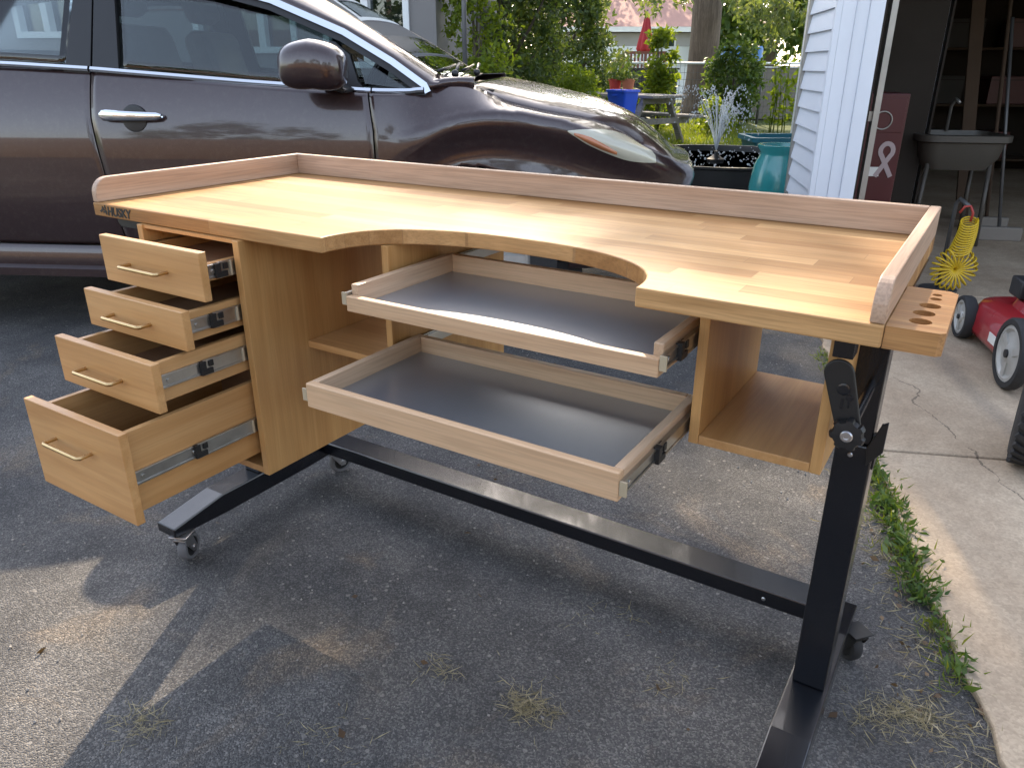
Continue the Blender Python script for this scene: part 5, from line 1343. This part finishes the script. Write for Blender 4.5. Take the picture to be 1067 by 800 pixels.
# umbrella, deck rail
uq = at(673, 40, 20); ub = thing('umbrella', 'closed dark red patio umbrella beyond the fence', 'umbrella', (uq.x, uq.y, 0))
P_ = []
for (r_, z_) in ((.02, 2.34), (.06, 2.22), (.10, 2.0), (.16, 1.75), (.20, 1.55), (.17, 1.50), (.03, 1.49)):
    P_.append([(uq.x+r_*(1+.18*cos(8*a))*cos(a), uq.y+r_*(1+.18*cos(8*a))*sin(a), z_) for a in [2*pi*k/48 for k in range(49)]])
m = MB(); m.grid(P_); m.build('canopy', M['umbred'], ub, smooth=True)
MB().tube([(uq.x, uq.y, 0), (uq.x, uq.y, 2.40)], .022, 8).build('pole', M['plate'], ub, smooth=True)
ra, rb = at(648, 60, 19.2), at(694, 60, 19.2); rd = (rb-ra); rd.z = 0; rl = rd.length; rt = thing('deck_railing', 'low red brown deck railing under the closed umbrella', 'railing', (ra.x, ra.y, 0), math.atan2(rd.y, rd.x))
MB().box(0, rl, -.03, .03, 1.43, 1.49).box(0, rl, -.025, .025, .9, .95).build('rail', M['redrail'], rt, world=False)
m = MB()
for k in range(12): x = rl*(k+.5)/12; m.box(x-.022, x+.022, -.02, .02, .951, 1.429)
m.build('baluster', M['redrail'], rt, world=False)
for x in (0, rl): MB().box(x-.04, x+.04, -.04, .04, 0, 1.429).build('post', M['redrail'], rt, world=False)
# wire fence with pale top rail and dark screens
fa, fb = at(585, 66, 17.6), at(900, 66, 17.9); fd = fb-fa; fd.z = 0; fl = fd.length; FR = math.atan2(fd.y, fd.x)
wf = thing('wire_fence', 'low wire fence with a pale top rail across the back of the lawn', 'fence', (fa.x, fa.y, 0), FR)
MB().tube([(0, 0, 1.235), (fl, 0, 1.235)], .024, 8).build('top_rail', M['whiteframe'], wf, world=False, smooth=True)
m = MB(); 
for k in range(70): x = fl*k/69; m.tube([(x, 0, .02), (x, 0, 1.22)], .0035, 4)
for k in range(9): m.tube([(0, .004, .1+k*.135), (fl, .004, .1+k*.135)], .0035, 4)
m.build('wire_mesh', M['plate'], wf, world=False)
for k in range(4): MB().tube([(fl*k/3, .03, 0), (fl*k/3, .03, 1.25)], .03, 8).build('post', M['plate'], wf, world=False, smooth=True)
for (pa_, pb_, y_, D_, z1, mat, nm, lab, cat) in ((655, 706, 80, 18.4, 1.10, 'darkfence', 'fence_screen', 'dark screen panel behind the wire fence left of the trunk', 'screen'), (736, 781, 80, 18.6, 1.16, 'darkfence', 'fence_screen', 'dark screen panel behind the wire fence right of the trunk', 'screen'), (781, 842, 80, 19.2, 1.14, 'compost', 'compost_bin', 'square grey brown compost bin by the back fence', 'compost bin')):
    a_, b_ = at(pa_, y_, D_), at(pb_, y_, D_); dd = b_-a_; dd.z = 0; l_ = dd.length; t = thing(nm, lab, cat, (a_.x, a_.y, 0), math.atan2(dd.y, dd.x))
    dp = .9 if 'compost' in nm else .03
    MB().box(0, l_, 0, dp, .02, z1).build('panel', M[mat], t, world=False, bevel=.01)
    MB().box(-.03, l_+.03, -.03, dp+.03, z1+.001, z1+.04).build('cap', M['whiteframe'] if 'compost' in nm else M['darkfence'], t, world=False, bevel=.004)
# white fence
wa, wb = at(590, 55, 28), at(775, 55, 28.5); dd = wb-wa; dd.z = 0; l_ = dd.length; wt = thing('white_fence', 'tall white vinyl privacy fence in front of the red roofed house', 'fence', (wa.x, wa.y, 0), math.atan2(dd.y, dd.x))
for k in range(5):
    x = l_*k/4; MB().box(x-.06, x+.06, -.06, .06, 0, 1.86).build('post', M['whitefence'], wt, world=False, bevel=.005)
    if k < 4: MB().box(x+.061, x+l_/4-.061, -.02, .02, .08, 1.78).build('panel', M['whitefence'], wt, world=False)
for px, lab in ((762, 'blue plastic drum beyond the fence, nearer the trunk'), (783, 'blue plastic drum beyond the fence, under the grey green tree')):
    q = at(px, 60, 22); t = thing('drum', lab, 'drum', (q.x, q.y, 0))
    MB().lathe([(.26, .02), (.28, .06), (.28, .5), (.295, .54), (.28, .58), (.28, 1.1), (.295, 1.14), (.28, 1.18), (.28, 1.60), (.25, 1.66), (.0001, 1.67)], 30, Matrix.Translation((q.x, q.y, 0))).build('drum_body', M['barrel'], t, smooth=40)
    MB().lathe([(.05, 1.668), (.05, 1.70), (.0001, 1.702)], 12, Matrix.Translation((q.x+.12, q.y, 0))).build('bung', M['blackmatte'], t, smooth=40)
# neighbour house
na, nb = at(560, 34, 35), at(822, 36, 35); dd = nb-na; dd.z = 0; nl = dd.length; nh = thing('neighbor_house', 'single storey grey house with a faded red hipped roof beyond the yards', 'house', (na.x, na.y, 0), math.atan2(dd.y, dd.x))
ZE = 2.45; HDp = 8.0
MB().box(.5, nl-.5, .5, HDp, 0, ZE).build('wall', M['stucco'], nh, world=False)
m = MB(); m.add([(0, 0, ZE+.22), (nl, 0, ZE+.22), (nl, HDp+.5, ZE+.22), (0, HDp+.5, ZE+.22), (3.4, HDp/2+.2, ZE+1.75), (nl-3.4, HDp/2+.2, ZE+1.75)], [(0, 1, 5, 4), (1, 2, 5), (2, 3, 4, 5), (3, 0, 4), (3, 2, 1, 0)])
m.build('roof', M['roof'], nh, world=False)
MB().box(0, nl, -.02, .06, ZE+.02, ZE+.215).build('fascia', M['whiteframe'], nh, world=False)
for x in (2.0, 4.6, 7.6):
    if x+1.2 < nl:
        f_ = MB().box(x, x+1.3, .455, .499, 1.2, 2.25).build('window', M['whiteframe'], nh, world=False, bevel=.01); MB().box(x+.08, x+.61, .44, .454, 1.28, 2.17).box(x+.69, x+1.22, .44, .454, 1.28, 2.17).build('pane', M['pane'], f_, world=False)

# lawn blades
gg = np.random.default_rng(101); n_ = 26000
Dm = 9.6+gg.random(n_)**1.3*9; lat = gg.uniform(-2.5, 4.6, n_)
P_ = np.stack([CAM.x+FH.x*Dm+RH.x*lat, CAM.y+FH.y*Dm+RH.y*lat, np.full(n_, -.012)], 1)
o = fin('grass', leaf_mesh('grass', P_, .11, 102, aspect=.12, droop=-1.6), M['blade']); tag(o, 'sunlit green lawn grass around the picnic table', 'grass', kind='stuff')

# weeds along the edge of the concrete
gg = np.random.default_rng(111); pts, sz = [], []
def edge_pt(b): return gp(0, -b)
strip = [(1.05, 1.32, .05, 60, .035), (2.02, 2.12, .06, 70, .045), (2.08, 2.40, .045, 240, .042), (2.36, 2.86, .075, 560, .050), (2.80, 3.02, .04, 60, .04), (3.02, 3.12, .03, 40, .055)]
for b0, b1, wv, n_, s_ in strip:
    for i in range(n_):
        b = gg.uniform(b0, b1); a = -.056*b-.006+gg.normal()*wv*.34-wv*.12
        q = gp(a, -b, abs(gg.normal())*.012); pts.append(tuple(q)); sz.append(s_*gg.uniform(.35, .78))
o = fin('weeds', leaf_mesh('weeds', np.array(pts), np.array(sz), 112, aspect=.34, flat=.35, droop=-.55), M['weed']); tag(o, 'green weeds growing in the gap between asphalt and concrete', 'weeds', kind='stuff')
pts, sz = [], []
for b0, b1, wv, n_ in ((2.02, 2.95, .07, 900), (1.0, 1.4, .05, 160), (2.9, 3.2, .05, 160)):
    for i in range(n_):
        b = gg.uniform(b0, b1)
        if sin(b*17)+.6*sin(b*41) < -.5: continue
        a = -.056*b-.02+gg.normal()*wv*.5; q = gp(a, -b, 0); pts.append(tuple(q)); sz.append(gg.uniform(.015, .05))
o = fin('weed_grass', leaf_mesh('weed_grass', np.array(pts), np.array(sz), 113, aspect=.085, flat=.2, droop=-1.0), M['blade']); tag(o, 'thin grass blades mixed into the weeds along the concrete edge', 'grass', kind='stuff')
pts, sz = [], []
for i in range(150):
    if i < 90: q = gp(-.056*(b := gg.uniform(2.0, 3.4))-.06+gg.normal()*.06, -b, .003)
    else:
        q = Vector((gg.uniform(-1, 1.8), gg.uniform(-.6, 2.4), .003))
        if (q-G).dot(E1) > -.2: continue
    pts.append(tuple(q)); sz.append(gg.uniform(.008, .024))
o = fin('leaf_litter', leaf_mesh('leaf_litter', np.array(pts), np.array(sz), 117, aspect=.6, flat=.93), M['deadleaf']); tag(o, 'small brown dead leaves and bits scattered on the ground', 'leaf litter', kind='stuff')
pts, sz = [], []
for i in range(800):
    b = gg.uniform(2.05, 3.6); a = -.056*b-.05+gg.normal()*.05; q = gp(a, -b, .001+abs(gg.normal())*.004); pts.append(tuple(q)); sz.append(.035)
o = fin('dead_grass', leaf_mesh('dead_grass', np.array(pts), np.array(sz), 114, aspect=.07, flat=.9), M['straw']); tag(o, 'dry brown dead grass scattered along the concrete edge', 'dead grass', kind='stuff')
P_, sz = [], []
for px, py, rad, n_, sd in ((545, 730, .050, 420, 121), (150, 752, .055, 170, 123), (968, 742, .085, 620, 125), (462, 695, .035, 80, 127), (700, 705, .08, 60, 129), (330, 770, .10, 50, 131), (630, 640, .09, 40, 133)):
    q = onz(px, py, 0); gg = np.random.default_rng(sd); sub = [(q.x+gg.normal()*rad*.45, q.y+gg.normal()*rad*.35) for k in range(6)]
    for i in range(n_):
        b = sub[int(gg.integers(6))]; P_.append((b[0]+gg.standard_t(4)*rad*.28, b[1]+gg.standard_t(4)*rad*.22, -.002+abs(gg.normal())*.003)); sz.append(.014+.022*gg.random())
o = fin('dry_grass', leaf_mesh('dry_grass', np.array(P_), np.array(sz), 135, aspect=.05, flat=.93, droop=-.06), M['straw']); tag(o, 'matted wisps of dry dead grass lying on the asphalt', 'dry grass', kind='stuff')

# ------------------------------------------------------------------ behind the viewer: what the glossy car mirrors
fc_ = CAM-FH*5.0; ft_ = thing('board_fence', 'long brown board fence along the other side of the driveway', 'fence', (fc_.x, fc_.y, 0), YAW)
m = MB(); rr = random.Random(4)
for k in range(120): x = -12+k*.2; m.box(x, x+.19, -.012, .012, 0.05, 2.05+rr.uniform(-.01, .01))
m.build('boards', M['fencewood'], ft_, world=False)
for z in (.4, 1.45): MB().box(-12, 12, .0125, .05, z, z+.09).build('rail', M['fencewood'], ft_, world=False)
for i, (lat, dd, h) in enumerate(((-9, 11, 5.5), (-3.5, 12.5, 6.5), (2.5, 11.5, 5), (8, 12, 6))):
    b = CAM-FH*dd+RH*lat; b.z = 0; t = thing('yard_tree', ['round green tree behind the board fence, far left', 'tallest green tree behind the board fence', 'small green tree behind the board fence', 'spreading green tree behind the board fence, far right'][i], 'tree', tuple(b)); gg = np.random.default_rng(200+i); cs, rs = [], []
    for k in range(70):
        d = gg.normal(size=3); d /= np.linalg.norm(d); cs.append((b.x+d[0]*2.0, b.y+d[1]*2.0, h*.6+d[2]*h*.34)); rs.append(gg.uniform(.4, .8))
    leaf_obj('crown', clump_points(cs, rs, 45, 210+i, .8), .24, M['crown'], t, 220+i, aspect=.6)
    MB().tube([b, b+Vector((0, 0, h*.6))], [.16, .08], 8).build('trunk', M['bark'], t, smooth=True)
